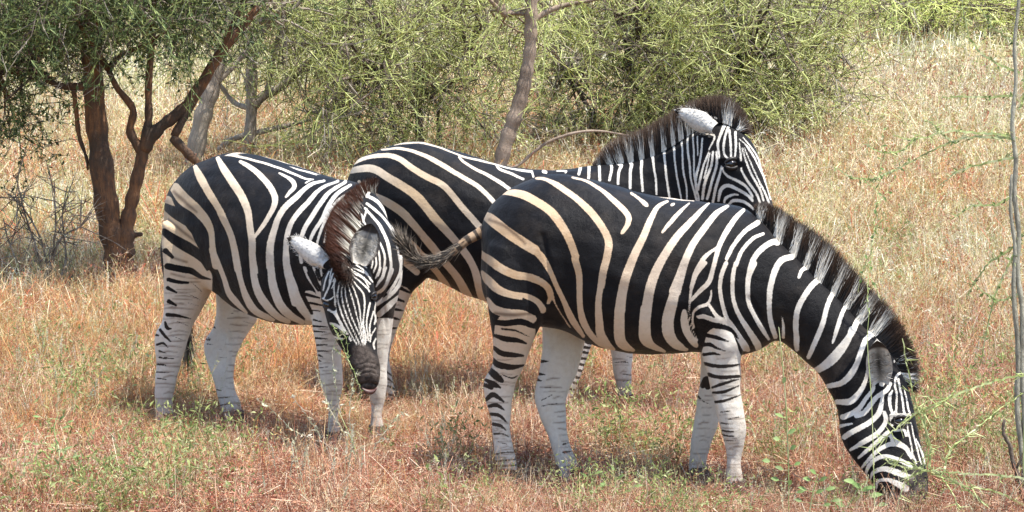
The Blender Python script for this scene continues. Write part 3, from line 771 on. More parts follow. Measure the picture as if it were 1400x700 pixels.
# ================= zebra A: behind, head raised to the right
def DA(x): return 12.40 - (np.asarray(x) - 500) / 265 * .26
def body_A():
    o = empty("zebra", (float(unp(700, 560, 12.1)[0]), 12.2, 0),
              "zebra standing at the back with its head raised, half hidden behind the grazing one", "zebra", "three zebras in the dry grass")
    rows = [(474,246,480,325,.09),(487,221,495,362,.17),(510,207.5,520,385,.24),(540,197,548,388,.28),(573,193.7,578,378,.30),(604,200,608,388,.32),(640,211,640,405,.34),(690,226,685,418,.34),
            (735,232.5,730,430,.32),(780,229.5,780,432,.29),(815,226,825,428,.25),(848,222,868,412,.19),(872,217,898,385,.15),(893,211,920,350,.13),(912,202,938,322,.115),(936,188,954,306,.108),(960,174,968,300,.10)]
    torso = [sec_tb(a, b, c, d, DA(a) - (.0 if a < 830 else (a - 830) / 150 * .1), w) for a, b, c, d, w in rows]
    hd = [(945,184,958,300,.085,0),(968,170,972,297,.098,0),(990,166,980,294,.105,.02),(1010,176,990,292,.105,.05),(1024,188,1000,291,.10,.08),(1036,208,1008,294,.09,.11),(1042,232,1014,300,.078,.15),
          (1049,256,1022,308,.068,.18),(1056,276,1030,318,.065,.21),(1060,294,1037,326,.058,.23),(1057,308,1044,328,.035,.24)]
    head = [sec_tb(a, b, c, d, DA(960) - .09 - k, w) for a, b, c, d, w, k in hd]
    dh, df2 = 12.24, 12.6
    nh = [sec_lr(*r) for r in [(482,290,600,310,dh,.12),(488,330,597,355,dh,.12),(498,370,584,380,dh,.10),(512,402,566,398,dh,.085),(515,430,550,432,dh,.07),(507,460,539,462,dh,.056),(505,483,532,485,dh,.046),(510,507,536,509,dh,.04),(517,530,540,530,dh,.042),(520,552,545,552,dh,.045)]]
    fh = [sec_lr(*r) for r in [(500,370,570,380,df2,.09),(498,402,545,405,df2,.08),(494,430,527,432,df2,.065),(486,458,517,460,df2,.052),(488,500,514,502,df2,.04),(490,530,514,530,df2,.04),(490,545,516,545,df2,.045)]]
    dn, df = float(DA(790)) - .14, float(DA(850)) + .12
    nf = [sec_lr(*r) for r in [(765,350,850,360,dn,.09),(775,400,838,405,dn,.08),(780,440,820,444,dn,.065),(780,470,809,471,dn,.052),(774,495,801,496,dn,.046),(767,520,791,521,dn,.042),(761,545,784,546,dn,.036),(757,572,781,573,dn,.042)]]
    ff = [sec_lr(*r) for r in [(815,400,875,400,df,.08),(828,440,870,440,df,.07),(834,478,865,480,df,.052),(837,505,864,507,df,.045),(843,528,863,530,df,.036),(845,552,864,552,df,.036),(844,568,867,568,df,.042)]]
    near = [
     ('w', SB('M1', '230,52,5 330,45,6 420,65,8 500,95,8 600,122,8 700,148,8 780,160,8|180,70,8 260,68,14 340,90,18 400,120,22 450,150,22 500,180,22 560,215,22 600,250,22 632,285,22 670,330,22|490,100,10 510,120,12 550,145,14 600,170,14 650,200,16 685,225,16 720,250,16|635,132,8 650,150,10 700,170,10 745,190,10|780,160,8 785,180,8|'
        '70,130,10 120,105,16 190,95,22 250,110,26 300,145,28 360,180,30 420,210,30 460,250,30 500,300,30 540,345,30 575,385,30 620,440,34|40,165,14 90,150,30 150,150,36 210,185,36 270,220,38 320,255,40 360,300,40 400,350,40 440,395,38 470,430,36 510,480,36 540,530,34 560,580,36 575,640,38 590,690,44|'
        '150,255,30 210,285,40 270,325,40 320,380,36 360,430,36 400,480,36 440,530,34 480,580,38 510,630,40 530,670,40|240,400,30 290,440,36 340,490,34 390,550,32 420,590,30 455,635,26|90,200,16 120,260,26 160,330,30 200,400,30|200,470,30 260,510,34 320,560,30')),
     ('w', SB('M2', '250,365,24 240,410,20|305,362,22 303,425,20 300,470,20|370,345,18 372,400,18 374,450,18|420,330,12 450,365,18 435,450,18|455,320,20 500,350,24 512,360,22 495,400,20 490,475,18|545,310,26 575,345,24 568,400,22 568,500,20|625,290,26 640,325,22 638,400,20 648,520,18|'
        '690,260,28 710,300,20 718,370,16 730,440,16 735,540,14|760,225,30 780,260,20 790,350,16 800,450,16 818,560,16|825,190,30 842,225,18 850,320,14 868,440,14 895,580,12|890,160,22 898,250,14 905,380,14 925,480,12 930,580,12|15,395,24 30,400,20|100,392,10 155,388,14 155,400,12')),
     ('w', SB('N3', '160,235,10 155,320,12 165,400,12 175,480,12 205,600,12|185,240,8 188,350,10 190,430,10 205,520,10 217,600,10|208,260,8 210,360,7|235,270,10 225,370,12 205,470,14 205,560,12|268,345,8 240,420,11 222,500,12 215,540,12|275,350,8 262,410,9 245,480,9|292,340,12 285,410,15 250,500,15 235,590,16|'
        '310,340,10 315,400,15 290,490,16 260,590,16|345,400,9 325,480,15 305,540,16 290,610,14|355,190,22 320,280,16 320,330,14 330,375,9|400,160,22 365,225,14 350,290,15 350,345,12 372,375,10 405,382,7|378,225,13 385,300,13 388,365,11|410,235,13 412,310,13 408,368,9|'
        '350,385,8 345,430,10 370,470,14 430,500,18 470,530,16 500,580,14|430,290,6 440,380,10 440,430,10 470,490,14 520,560,14 540,610,12|445,320,6 470,400,10 500,470,12 540,540,12 560,600,12|458,320,6 490,395,8 528,480,9 568,560,10 590,610,12|462,300,6 510,370,8 545,440,9 580,530,12 600,590,14|'
        '452,262,6 500,320,8 535,380,9 550,440,8|430,270,6 475,310,7 520,380,8|320,600,14 335,540,22 370,520,22 420,540,20 470,570,18 500,600,16|350,610,12 360,585,18 400,568,14 425,570,7|375,620,14 400,600,20 450,605,18 490,630,16 510,650,12|440,150,16 400,185,16|255,240,20 300,260,12 270,330,8')),
     ('b', SB('N3', '350,402,30 430,408,34')),
     ('wl', [np.array([(545, 410, 40), (528, 440, 50), (520, 480, 50), (525, 580, 50)], float), np.array([(797, 440, 50), (788, 490, 50), (770, 590, 50)], float)]),
     ('b', SB('M6', '445,5,14 480,15,7|430,40,14 470,60,7|420,85,12 445,95,7|412,125,11 440,130,5|405,160,11 425,165,5|400,200,9 418,200,5|375,375,8 400,390,5|378,400,8 410,420,5|380,430,8 412,445,6|375,465,8 412,470,6|375,490,8 414,495,6|375,510,7 416,512,6')),
     ('b', SB('M7', '145,165,16 175,175,12|130,190,14 165,195,10|130,215,13 160,220,9|120,245,13 152,248,9|112,272,13 146,280,9|105,300,13 140,310,9|95,335,13 128,340,9|85,360,12 118,372,8|70,392,10 105,398,7|62,430,8 95,432,6|60,455,7 90,458,6')),
    ]
    farl = [('b', SB('M7', '280,265,3 330,262,7 350,268,3|335,290,3 345,300,3|310,318,4 360,325,6|320,355,3 355,350,4|325,400,3 360,395,4|340,235,3 365,240,4|330,440,3 360,436,4'))]
    def side(P, far):
        R = P.copy(); mid = DA(prj(P)[:, 0]); k = (P[:, 1] > mid) & ~far
        R[k, 1] = 2 * mid[k] - P[k, 1]
        return R
    info = dict(farok=lambda q: q[:, 1] > 410, near=near, far=farl, side=side, tan=(570, 300, 130, 150), muzzle=SB('N3', '540,640,50 590,650,80 610,690,90'), brown_tint=SB('M1', '250,345,12 330,420,14'), voxel=.0068,
                relief=[(SB('N3', '345,405,30 440,420,30'), 8, -.006), (SB('N3', '340,375,16 430,375,16'), 5, .007), (SB('N3', '250,480,150 300,430,150'), 14, .008), (SB('M1', '250,180,140 330,360,160'), 40, .014), (SB('M2', '800,250,8 830,500,8'), 12, -.006)], bands=[(530, 410, 524, 540, 18, 8), (850, 480, 854, 560, 14, 9)])
    parts = [('torso', torso), ('head', head), ('near_hind', nh), ('far_hind', fh), ('near_fore', nf), ('far_fore', ff)]
    build_body("body", parts, o, M_coat_a, info)
    root = [(812,228),(834,226),(853,222),(868,219),(884,214),(900,207),(918,197),(938,184),(962,170),(986,165),(1004,172),(1016,181)]
    tip = [(812,224),(826,201),(845,187),(864,180),(882,173),(899,163),(916,153),(938,141),(962,131),(990,129),(1014,146),(1029,180)]
    mane(o, M_hair, root, tip, lambda p: DA(p[:, 0]) - np.clip((p[:, 0] - 830) / 150, 0, 1) * .1, near, n=8500, lat=.017, tipcol=(.085, .055, .038), split=.64, r=.0019, jit=.12, widen=1.4)
    ear(o, M_ear, (975, 177), (922, 150), 30, 11.74, 11.86, (-.3, 1, .45), (.3, .27, .23), (.66, .63, .58), (.6, .56, .5), cup=.45, pt=True)
    ear(o, M_ear, (980, 172), (962, 150), 20, 11.98, 12.06, (0, -1, .45), (.3, .27, .23), (.8, .77, .72), (.7, .66, .6), cup=.6, hairs=False, fringe=0)
    eye(o, M_eye, M_lid, 1000, 224, float(DA(960)) - .09 - .148, 9.5, (.35, -1, .05), -.1)
    eye(o, M_eye, M_lid, 1014, 224, float(DA(960)) - .09 + .07, 8.5, (.5, 1, .05), -.1)
    for a in ((532, 556, dh), (503, 548, df2), (769, 578, dn), (855, 572, df)): hoof(o, M_hoof, *a, .045)
    tail_obj(o, M_coat_a, M_hair, [(478,262,12.5),(472,275,12.55),(474,310,12.6),(478,350,12.62),(480,390,12.62),(482,430,12.62),(483,460,12.62)], [.024,.02,.016,.012,.008,.005], 500, .3, start=.4, wht=.2)
    return o
zebra_a = body_A()

# ================= zebra C: left, turned towards us, head low
PSI = math.radians(27)
LATC = np.array([math.sin(PSI), math.cos(PSI), 0])
def body_C():
    o = empty("zebra", (float(unp(370, 600, 11.2)[0]), 11.25, 0),
              "zebra at the left facing us with lowered head and a reddish brown upright mane", "zebra", "three zebras in the dry grass")
    rows = [(241,258,240,335,11.78,.10),(250,243,252,370,11.72,.17),(268,226,272,388,11.64,.215),(303,211,302,398,11.52,.255),(345,211,338,424,11.40,.28),(385,222,372,438,11.29,.30),
            (425,236,408,444,11.18,.30),(455,245,440,443,11.08,.27),(480,249,468,440,10.99,.245),(502,262,494,434,10.9,.205),(516,288,512,420,10.82,.15)]
    torso = [sec_tb(a, b, c, d, D, w, LATC) for a, b, c, d, D, w in rows]
    nk = np.array([0, -.55, .83])
    neck = []
    for x, y, D, w, th in [(498,338,11.0,.16,.22),(507,350,10.86,.135,.20),(503,362,10.72,.125,.175),(494,374,10.62,.115,.15),(483,384,10.53,.105,.125)]:
        c = unp(x, y, D); neck.append(np.concatenate([c, [w, 0, 0], nk * th]))
    hrows = [(449,368,500,360,10.50,.085),(440,384,507,377,10.48,.10),(438,398,511,391,10.47,.112),(440,414,513,406,10.46,.115),(446,434,515,427,10.44,.11),(452,453,516,447,10.42,.10),(461,470,515,464,10.40,.085),
             (472,485,515,479,10.38,.075),(478,503,519,496,10.36,.072),(486,518,521,511,10.35,.066),(492,529,518,525,10.35,.052),(498,535,512,534,10.35,.028)]
    head = [sec_lr(a, b, c, d, D, w, (0, 1, -.12)) for a, b, c, d, D, w in hrows]
    jaw = []
    for x, y, D, w, th in [(476,395,10.58,.085,.09),(480,420,10.56,.08,.10),(485,445,10.53,.07,.085),(492,470,10.47,.05,.06)]:
        jaw.append(np.concatenate([unp(x, y, D), [w, 0, 0], [0, th, 0]]))
    dh, dfh, dfn, dff = 11.50, 11.72, 10.93, 11.12
    nh = [sec_lr(*r, LATC) for r in [(228,300,305,325,dh,.12),(226,340,299,358,dh,.12),(228,372,294,382,dh,.11),(229,405,281,408,dh,.09),(225,435,265,437,dh,.072),(214,458,257,460,dh,.055),(213,479,250,481,dh,.046),(214,500,245,502,dh,.04),
          (213,524,238,527,dh,.036),(213,545,234,547,dh,.04),(215,560,235,560,dh,.038),(214,576,238,576,dh,.045)]]
    fh = [sec_lr(*r, LATC) for r in [(290,360,355,385,dfh,.10),(298,395,352,418,dfh,.09),(301,422,348,436,dfh,.085),(294,447,338,454,dfh,.068),(282,466,329,472,dfh-.03,.055),(283,487,321,490,dfh-.05,.048),(289,507,319,510,dfh-.08,.042),
          (296,529,321,532,dfh-.1,.036),(302,551,327,549,dfh-.12,.04),(306,566,330,564,dfh-.14,.038),(311,580,337,578,dfh-.15,.045)]]
    nf = [sec_lr(*r) for r in [(405,350,480,350,dfn+.05,.10),(415,385,474,385,dfn+.02,.09),(424,420,472,420,dfn,.08),(428,452,470,452,dfn,.066),(433,480,467,480,dfn,.056),(437,505,469,507,dfn,.05),(440,525,469,526,dfn,.046),(446,546,466,546,dfn,.034),(449,570,463,570,dfn,.03),
          (447,590,465,590,dfn,.035),(447,604,466,604,dfn,.036),(445,618,468,618,dfn,.042)]]
    ff = [sec_lr(*r) for r in [(490,350,552,350,dff,.10),(498,385,550,385,dff,.09),(502,418,541,418,dff,.075),(505,450,537,450,dff,.06),(505,478,532,478,dff,.052),(504,502,530,502,dff,.048),(503,524,529,524,dff,.044),(505,546,526,546,dff,.034),(507,570,522,570,dff,.03),
          (505,588,525,588,dff,.035),(504,600,526,600,dff,.04)]]
    white_rear = [np.array([(229,275,14),(233,300,28),(243,330,44),(252,360,56),(256,385,66),(258,420,70),(240,450,60),(230,500,60),(228,600,60)], float)]
    near = [
     ('w', SB('T1', '195,140,20 215,180,36 250,240,36 290,300,34 320,360,36 345,420,34 355,480,34 365,550,34|285,105,20 310,150,34 345,200,36 385,260,36 410,320,32 420,380,30 430,440,32 425,500,32 430,560,32|375,120,14 420,145,24 470,190,28 505,240,30 515,290,30 490,340,24 465,380,18 440,420,14|'
        '310,92,6 360,98,9 430,115,9 500,135,9 570,160,9 630,185,9 665,190,6|660,190,6 635,205,6|440,93,4 520,112,5 600,146,5 680,172,4|530,165,8 560,180,14 585,200,20 590,220,20 570,245,16 558,262,10|710,195,10 650,215,18 590,270,28 540,330,28 510,400,30 495,470,32 490,540,32|'
        '765,198,10 700,225,16 650,275,22 600,340,22 570,400,26 560,470,28 560,540,30 575,610,36 595,680,40|795,200,12 740,235,16 700,280,22 660,340,22 630,400,20 618,450,18 622,520,16|815,212,12 770,240,18 730,290,20 700,350,18 670,400,16 655,440,12 650,490,10|790,255,10 750,290,14 720,340,14 695,400,12 682,450,10 678,500,8|'
        '740,340,9 722,390,9 712,440,8|115,225,50 150,270,60 200,310,50 245,370,44 262,450,34 275,540,26')),
     ('w', white_rear),
     ('w', SB('N7', '535,50,40 550,130,42 570,210,40 600,300,50 650,370,50 720,410,40 760,430,20|400,20,40 430,90,40 460,180,40 490,260,38 540,320,38 600,380,20|640,30,45 635,120,45 650,200,50 680,280,60 730,350,60 790,410,50 850,440,30|740,20,50 745,150,55 760,230,60 800,330,60 860,400,60 930,440,40|840,20,45 850,150,60 890,260,70 920,340,60 970,410,50')),
     ('wl', SB('N2', '510,160,18 560,190,22 600,240,18 640,310,18 665,380,18 675,450,14|500,200,16 550,240,17 600,290,17 640,350,17 670,410,18 690,500,22 690,580,20 660,650,20 620,700,20|490,225,13 530,270,16 575,330,18 610,400,20 630,480,20 635,560,18 610,640,20 580,700,18|'
        '565,400,9 590,450,12 605,520,12 590,600,12 560,650,10|560,440,9 575,500,11 575,560,11 550,620,9|550,480,9 555,540,11 535,590,9|535,500,8 530,550,9 515,590,8|470,260,12 495,320,10 530,340,8|440,340,12 430,400,11 400,450,10|460,300,12 450,380,11 430,420,10|420,310,12 405,380,11 390,430,11|'
        '500,230,10 480,300,10|520,120,20 500,160,16')),
     ('wl', SB('N1', '598,40,14 585,100,24 540,150,22 475,195,20|590,150,14 540,195,34 485,245,34|545,30,20 510,110,16 465,150,13|520,20,9 500,70,9 470,110,9|495,20,8 480,60,8')),
     ('wl', SB('N1', '520,290,60 500,330,60|'
        '130,20,16 150,70,20 190,130,22 205,190,60|170,20,11 190,60,12 205,100,10|150,170,80 190,220,80 205,300,80 215,420,90 230,520,100')),
     ('wl', SB('N1', '205,20,10 210,60,8')),
     ('wl', [np.array([(447,440,60),(450,500,60),(456,560,60),(457,640,60)], float)]),
     # face: narrow bars fanning from the forelock
     ('wh', SB('N1', '320,80,6 325,160,7 350,250,7 385,330,7 410,395,7|310,80,6 305,160,7 325,240,8 360,320,7 395,395,7|295,90,6 285,160,7 300,230,8 335,310,8 378,392,7|280,60,6 268,110,8 273,170,8 275,230,10 310,300,9 350,370,8|265,50,7 245,110,9 222,160,9|245,40,7 225,90,8 215,130,8|225,30,7 210,80,7|'
        '330,80,6 350,150,7 370,220,7 390,300,7 415,390,7|340,75,6 370,140,7 390,210,8 400,290,7 420,380,7|340,60,6 380,110,7 410,150,9 415,210,8 410,290,7 425,370,7|345,45,6 395,90,7 430,125,8 440,150,7|350,30,6 400,60,7 440,100,7|360,20,6 420,50,7 450,90,7|'
        '440,190,9 430,240,9 425,300,7 432,370,7|456,230,7 440,300,7 438,350,7|467,190,8 462,240,7 470,280,6|468,310,7 445,345,7 440,375,7|240,222,11 270,240,12 300,290,10 330,340,9 348,372,8|238,285,13 280,297,15 320,330,13 345,365,9|245,345,10 275,355,12 310,362,10|470,250,9 462,290,8|466,360,8 455,385,9 460,410,8|'
        '215,165,7 240,178,7 268,160,7|288,60,6 258,120,6|300,30,6 262,90,5')),
     ('wh', SB('N2', '290,510,7 260,560,8 245,620,7|320,530,6 300,580,7 290,650,7|400,500,7 440,540,8 490,580,8 520,630,7|390,540,7 430,590,7 480,620,7 510,670,7|400,470,7 450,520,7 500,560,7')),
     ('bh', SB('N1', '222,192,22 262,215,24|440,150,20 450,180,16|222,200,16 250,330,14|245,250,18 262,262,12|255,330,20 330,352,18')),
     ('b', SB('T1', '78,300,26 130,330,44 190,365,46 225,410,40 247,460,14|72,400,26 120,435,36 180,470,40 225,505,34 242,550,12|78,475,20 105,500,12')),
     ('b', SB('N7', '130,105,36 200,120,36 270,135,34 330,170,20 380,185,7|130,185,22 190,200,20 250,205,14|128,235,22 180,262,11|135,315,24 180,340,11|125,395,22 180,400,18 265,418,6|110,440,14 125,475,20 150,480,7|82,485,16 110,520,16 145,555,8|58,515,14 75,520,8|62,575,12 100,565,14 130,590,5|75,610,10 120,625,6|'
        '75,650,10 120,660,6|70,690,8 110,692,5|260,275,4 320,305,5|250,325,3 310,340,3|185,435,4 250,462,4|150,520,4 215,545,4|270,200,3 330,255,4')),
     ('b', SB('R2', '75,318,6 110,322,4|40,345,6 80,350,5|40,375,5 90,378,4|45,400,5 80,405,4')),
     ('bl', SB('N1', '75,0,26 98,60,26 118,150,20 160,240,14|120,72,12 140,105,12|145,45,11 175,100,11 195,130,9|182,40,9 200,80,9|120,145,14 160,155,14 200,165,8|140,190,9 175,195,11 215,205,7|160,225,5 200,230,5|170,270,8 210,280,5|170,300,10 240,305,5|172,325,8 235,330,5|175,358,10 240,362,5|'
        '185,392,9 235,390,5|190,420,8 240,420,4|195,440,9 215,450,5|195,465,8 205,470,5|200,500,5 240,495,3|200,560,5 215,565,4')),
    ]
    farl = [('b', SB('N7', '405,468,10 412,475,6|375,535,8 385,540,4|365,570,6 400,575,4|510,385,5 520,385,4|430,650,3 480,652,3|580,435,3 640,450,3|430,600,2 460,604,2')), ('b', SB('R2', '240,245,6 255,250,4|265,440,5 300,450,4|275,480,5 330,475,4|285,510,6 340,500,4|300,540,7 345,530,5'))]
    c0 = np.array([*unp(370, 400, 11.30)[:2], 0])
    def side(P, far):
        R = P.copy()
        l = (P - c0) @ LATC
        q = prj(P)
        k = (l > 0) & ~far & (q[:, 0] < 440)
        R[k] = P[k] - 2 * l[k, None] * LATC
        return R
    info = dict(farok=lambda q: q[:, 1] > np.where(q[:, 0] > 420, 436, 385), near=near, far=farl, side=side, tan=(262, 300, 135, 125), muzzle=SB('N1', '395,425,80 415,480,125 440,545,105 432,590,70'), smooth=.8,
                brown_tint=SB('T1', '110,240,14 160,285,14 200,320,8|90,350,10 150,400,12 200,440,8|100,500,9 160,520,8') + SB('N7', '150,150,10 230,170,8'), voxel=.0062,
                relief=[(SB('N1', '225,195,24 265,215,24'), 7, -.006), (SB('N1', '440,160,20 455,175,20'), 6, -.004), (SB('N1', '215,172,10 250,178,12'), 4, .008), (SB('N1', '360,500,16 370,520,16'), 5, -.010), (SB('N1', '478,500,14 480,515,14'), 5, -.008),
                        (SB('N1', '385,515,5 430,498,5 475,510,5'), 2.5, -.006), (SB('N1', '370,490,5 430,475,5 480,488,5'), 2.5, -.005), (SB('N1', '385,535,5 430,520,5 478,530,5'), 2.5, -.005), (SB('N1', '395,582,9 430,575,9 470,582,9'), 3, -.014), (SB('N7', '400,150,40 440,260,30'), 12, -.010)])
    parts = [('torso', torso), ('muscle', neck), ('head', head), ('head', jaw), ('near_hind', nh), ('far_hind', fh), ('near_fore', nf), ('far_fore', ff)]
    info['bands'] = [(245, 400, 226, 560, 22, 7), (325, 425, 318, 570, 22, 9), (450, 450, 457, 590, 17, 7), (520, 450, 514, 580, 15, 9), (262, 380, 240, 430, 24, 7)]
    info['relief'] += [(SB('T1', '330,240,140 420,420,160'), 40, .012), (SB('T1', '560,330,120 600,480,100'), 30, .012), (SB('R2', '120,120,8 100,240,8'), 6, -.004), (SB('R2', '330,200,8 330,420,8'), 6, -.004), (SB('N1', '500,150,8 520,330,8'), 8, -.005)]
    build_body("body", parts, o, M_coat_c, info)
    # mane: root along the crest, hair leaning to the left, dark red-brown tips
    root = [(505,258,11.0),(499,272,10.95),(495,288,10.86),(489,305,10.76),(481,322,10.66),(475,340,10.57),(473,356,10.5),(472,372,10.42),(470,384,10.37)]
    tip = [(515,243,10.98),(500,247,10.92),(482,257,10.80),(464,272,10.68),(451,290,10.57),(446,312,10.47),(448,335,10.40),(455,357,10.34),(466,380,10.30)]
    R = catmull(np.array(root, float), 8); T = catmull(np.array(tip, float), 8)
    n = 8500
    s = rng.random(n); u = s * (len(R) - 1); i = np.clip(u.astype(int), 0, len(R) - 2); f = (u - i)[:, None]
    rp = R[i] * (1 - f) + R[i + 1] * f; tp = T[i] * (1 - f) + T[i + 1] * f
    lat = rng.normal(0, .014, n)
    g = np.clip(1 - np.abs(rng.normal(0, .13, n)), .4, 1.05)[:, None]
    tp = rp + (tp - rp) * g
    A = np.array([unp(*p) for p in rp]) + np.stack([lat, lat * 0, lat * 0], 1)
    B = np.array([unp(*p) for p in tp]) + np.stack([lat * .6, lat * 0, lat * 0], 1) + rng.normal(0, .006, (n, 3))
    Mi = (A + B) / 2 + np.array([0.0, -.004, .012]) + rng.normal(0, .004, (n, 3))
    A -= (B - A) * .12
    v = rng.uniform(.75, 1.15, n)[:, None]
    ph = np.sin(s * 2 * np.pi * 9 + lat * 60)
    cr = np.where((ph > -.35)[:, None], np.array((.74, .70, .60)), np.array((.10, .05, .03))) * v
    cr = np.where((s > .72)[:, None] & (rng.random(n) < (s - .6) * 2.4)[:, None], np.array((.05, .022, .013)), cr)
    ct = np.array((.065, .023, .012)) * rng.uniform(.45, 1.8, n)[:, None]
    ct = np.where((s > .8)[:, None], ct * .45, ct)
    hair_strands("mane", A, Mi, B, rng.uniform(.6, 1.3, n) * .0018, cr, ct, np.clip(.60 + rng.normal(0, .09, n) - np.clip(s - .55, 0, 1) * .5, .05, .9), M_hair, o)
    ear(o, M_ear, (444, 362), (392, 324), 32, 10.52, 10.62, (-.35, .9, .5), (.3, .27, .23), (.70, .68, .64), (.6, .56, .5), cup=.45, pt=True)
    ear(o, M_ear, (492, 362), (508, 306), 40, 10.44, 10.48, (-.05, -1, .1), (.48, .45, .40), (.5, .46, .42), (.10, .085, .075), fringe=0)
    eye(o, M_eye, M_lid, 448, 416, 10.40, 7.5, (-.75, -.7, 0), .35)
    eye(o, M_eye, M_lid, 510, 405, 10.41, 6.5, (.9, -.5, 0), -.3)
    # forelock
    m = 260
    base = np.array([unp(473, 372, 10.36)]) + rng.normal(0, 1, (m, 3)) * np.array([.014, .008, .02])
    tipp = base + np.stack([rng.normal(0, .018, m), -rng.uniform(.01, .03, m), -rng.uniform(.015, .05, m)], 1)
    cc = np.tile(np.array((.05, .03, .02)), (m, 1)) * rng.uniform(.5, 1.6, m)[:, None]
    hair_strands("forelock", base, (base + tipp) / 2 + np.array([0, -.01, 0]), tipp, np.full(m, .0016), cc, cc, np.full(m, .6), M_hair, o)
    for a in ((226, 575, dh), (324, 576, dfh - .15), (457, 612, dfn), (515, 596, dff)): hoof(o, M_hoof, *a, .043)
    tail_obj(o, M_coat_c, M_hair, [(252,262,11.86),(250,280,11.93),(252,320,11.96),(254,360,11.96),(255,400,11.96),(256,440,11.96),(256,470,11.96)], [.022,.02,.016,.012,.008,.005], 400, .3, start=.4, wht=.2)
    # lower lip, parted while chewing
    S = []
    for x, y, w, h in [(495,531,.012,.006),(499,534,.022,.010),(505,536,.026,.012),(511,535,.022,.010),(515,531,.012,.006)]:
        c = unp(x, y, 10.30); S.append(np.concatenate([c, [0, w * .6, 0], [0, 0, h]]))
    V, q, t_ = loft(S, n=10, e=2, k=3)
    mesh_obj("lower_lip", V, [q, t_], mat_plain("lip_skin", (.10, .045, .038), .4, .5), o)
    return o
zebra_c = body_C()
# ------------------------------------------------------------------ ground
def mat_soil():
    m, nt, out = new_mat("dry_soil_and_litter")
    geo = N(nt, "ShaderNodeNewGeometry"); P = geo.outputs["Position"]
    n1 = noise(nt, 1.1, 4, .6, P); n2 = noise(nt, 22, 5, .7, P); n3 = noise(nt, 90, 3, .7, P)
    c = mixc(nt, ramp(nt, n2, .35, .65), (.085, .045, .028), (.19, .115, .07))
    c = mixc(nt, ramp(nt, n1, .45, .62), c, (.24, .17, .10))
    c = mixc(nt, math_(nt, 'MULTIPLY', ramp(nt, n3, .55, .7), .7), c, (.52, .42, .28))
    b = N(nt, "ShaderNodeBsdfPrincipled"); nt.links.new(c, b.inputs["Base Color"]); b.inputs["Roughness"].default_value = .95
    b.inputs["Specular IOR Level"].default_value = .1
    bp = N(nt, "ShaderNodeBump"); bp.inputs["Strength"].default_value = .8; bp.inputs["Distance"].default_value = .03
    nt.links.new(n2, bp.inputs["Height"]); nt.links.new(bp.outputs[0], b.inputs["Normal"])
    nt.links.new(b.outputs[0], out.inputs[0])
    return m
xs = np.linspace(-60, 60, 161); ys = np.concatenate([np.linspace(-6, 40, 185), np.linspace(40.5, 200, 160)])
gx, gy = np.meshgrid(xs, ys)
V = np.stack([gx, gy, zg(gx, gy)], -1).reshape(-1, 3)
nx = len(xs); i = np.arange(len(ys) - 1)[:, None] * nx + np.arange(nx - 1)[None]
F = np.stack([i, i + 1, i + nx + 1, i + nx], -1).reshape(-1, 4)
tag(mesh_obj("ground", V, F, mat_soil()), kind="structure")

# ------------------------------------------------------------------ plant building blocks
def unit(v): return v / (np.linalg.norm(v, axis=-1, keepdims=True) + 1e-9)

def prisms(p0, p1, r0, r1):
    """three-sided tapered sticks; returns V, F"""
    d = unit(p1 - p0); ref = np.where(np.abs(d[:, 2:3]) > .9, np.array([[1., 0, 0]]), np.array([[0, 0, 1.]]))
    a = unit(np.cross(d, ref)); b = np.cross(d, a)
    n = len(p0); V = np.empty((n, 6, 3))
    for k in range(3):
        an = 2 * np.pi * k / 3
        o = a * math.cos(an) + b * math.sin(an)
        V[:, k] = p0 + o * np.asarray(r0)[:, None]; V[:, 3 + k] = p1 + o * np.asarray(r1)[:, None]
    f = np.array([[0, 1, 4, 3], [1, 2, 5, 4], [2, 0, 3, 5]])
    return V.reshape(-1, 3), (np.arange(n)[:, None, None] * 6 + f[None]).reshape(-1, 4)

def leaves(p, d, L, w, bend=.15):
    """pointed leaf quads starting at p along d"""
    n = len(p); d = unit(d); s = unit(np.cross(d, rng.normal(size=(n, 3)))); nn = np.cross(d, s)
    L = np.asarray(L)[:, None]; w = np.asarray(w)[:, None]
    V = np.stack([p, p + d * L * .45 + s * w / 2 + nn * L * bend, p + d * L, p + d * L * .45 - s * w / 2 + nn * L * bend], 1)
    return V.reshape(-1, 3), np.arange(n * 4).reshape(-1, 4)

class Bag:
    def __init__(s): s.V = []; s.F = []; s.n = 0
    def add(s, VF):
        V, F = VF
        if len(V) == 0: return
        s.V.append(V); s.F.append(F + s.n); s.n += len(V)
    def arrays(s): return np.vstack(s.V), np.vstack(s.F)

def blades(n, rad, h, w, lean=.35, curl=.5, seg=4):
    """curved tapering grass blades as ribbons"""
    a = rng.uniform(0, 2 * np.pi, n); r = rad * np.sqrt(rng.random(n))
    base = np.stack([r * np.cos(a), r * np.sin(a), np.full(n, -.02)], 1)
    H = h * rng.uniform(.35, 1.1, n); az = rng.uniform(0, 2 * np.pi, n); ln = np.abs(rng.normal(0, lean, n)); cu = rng.normal(0, curl, n)
    t = np.linspace(0, 1, seg + 1)
    hor = np.stack([np.cos(az), np.sin(az), az * 0], 1); side = np.stack([-np.sin(az + rng.normal(0, .8, n)), np.cos(az), az * 0], 1); side = unit(side)
    V = []
    for k, tt in enumerate(t):
        c = base + hor * (H * (ln * tt + np.abs(cu) * tt * tt * .8))[:, None]; c[:, 2] += H * tt * (1 - .35 * np.abs(cu) * tt)
        ww = w * (1 - tt * .85) / 2 * rng.uniform(.6, 1.4, n) if k == 0 else ww * .85
        V += [c - side * ww[:, None], c + side * ww[:, None]]
    V = np.stack(V, 1)
    f = np.array([[2 * k, 2 * k + 1, 2 * k + 3, 2 * k + 2] for k in range(seg)])
    return V.reshape(-1, 3), (np.arange(n)[:, None, None] * (2 * seg + 2) + f[None]).reshape(-1, 4)

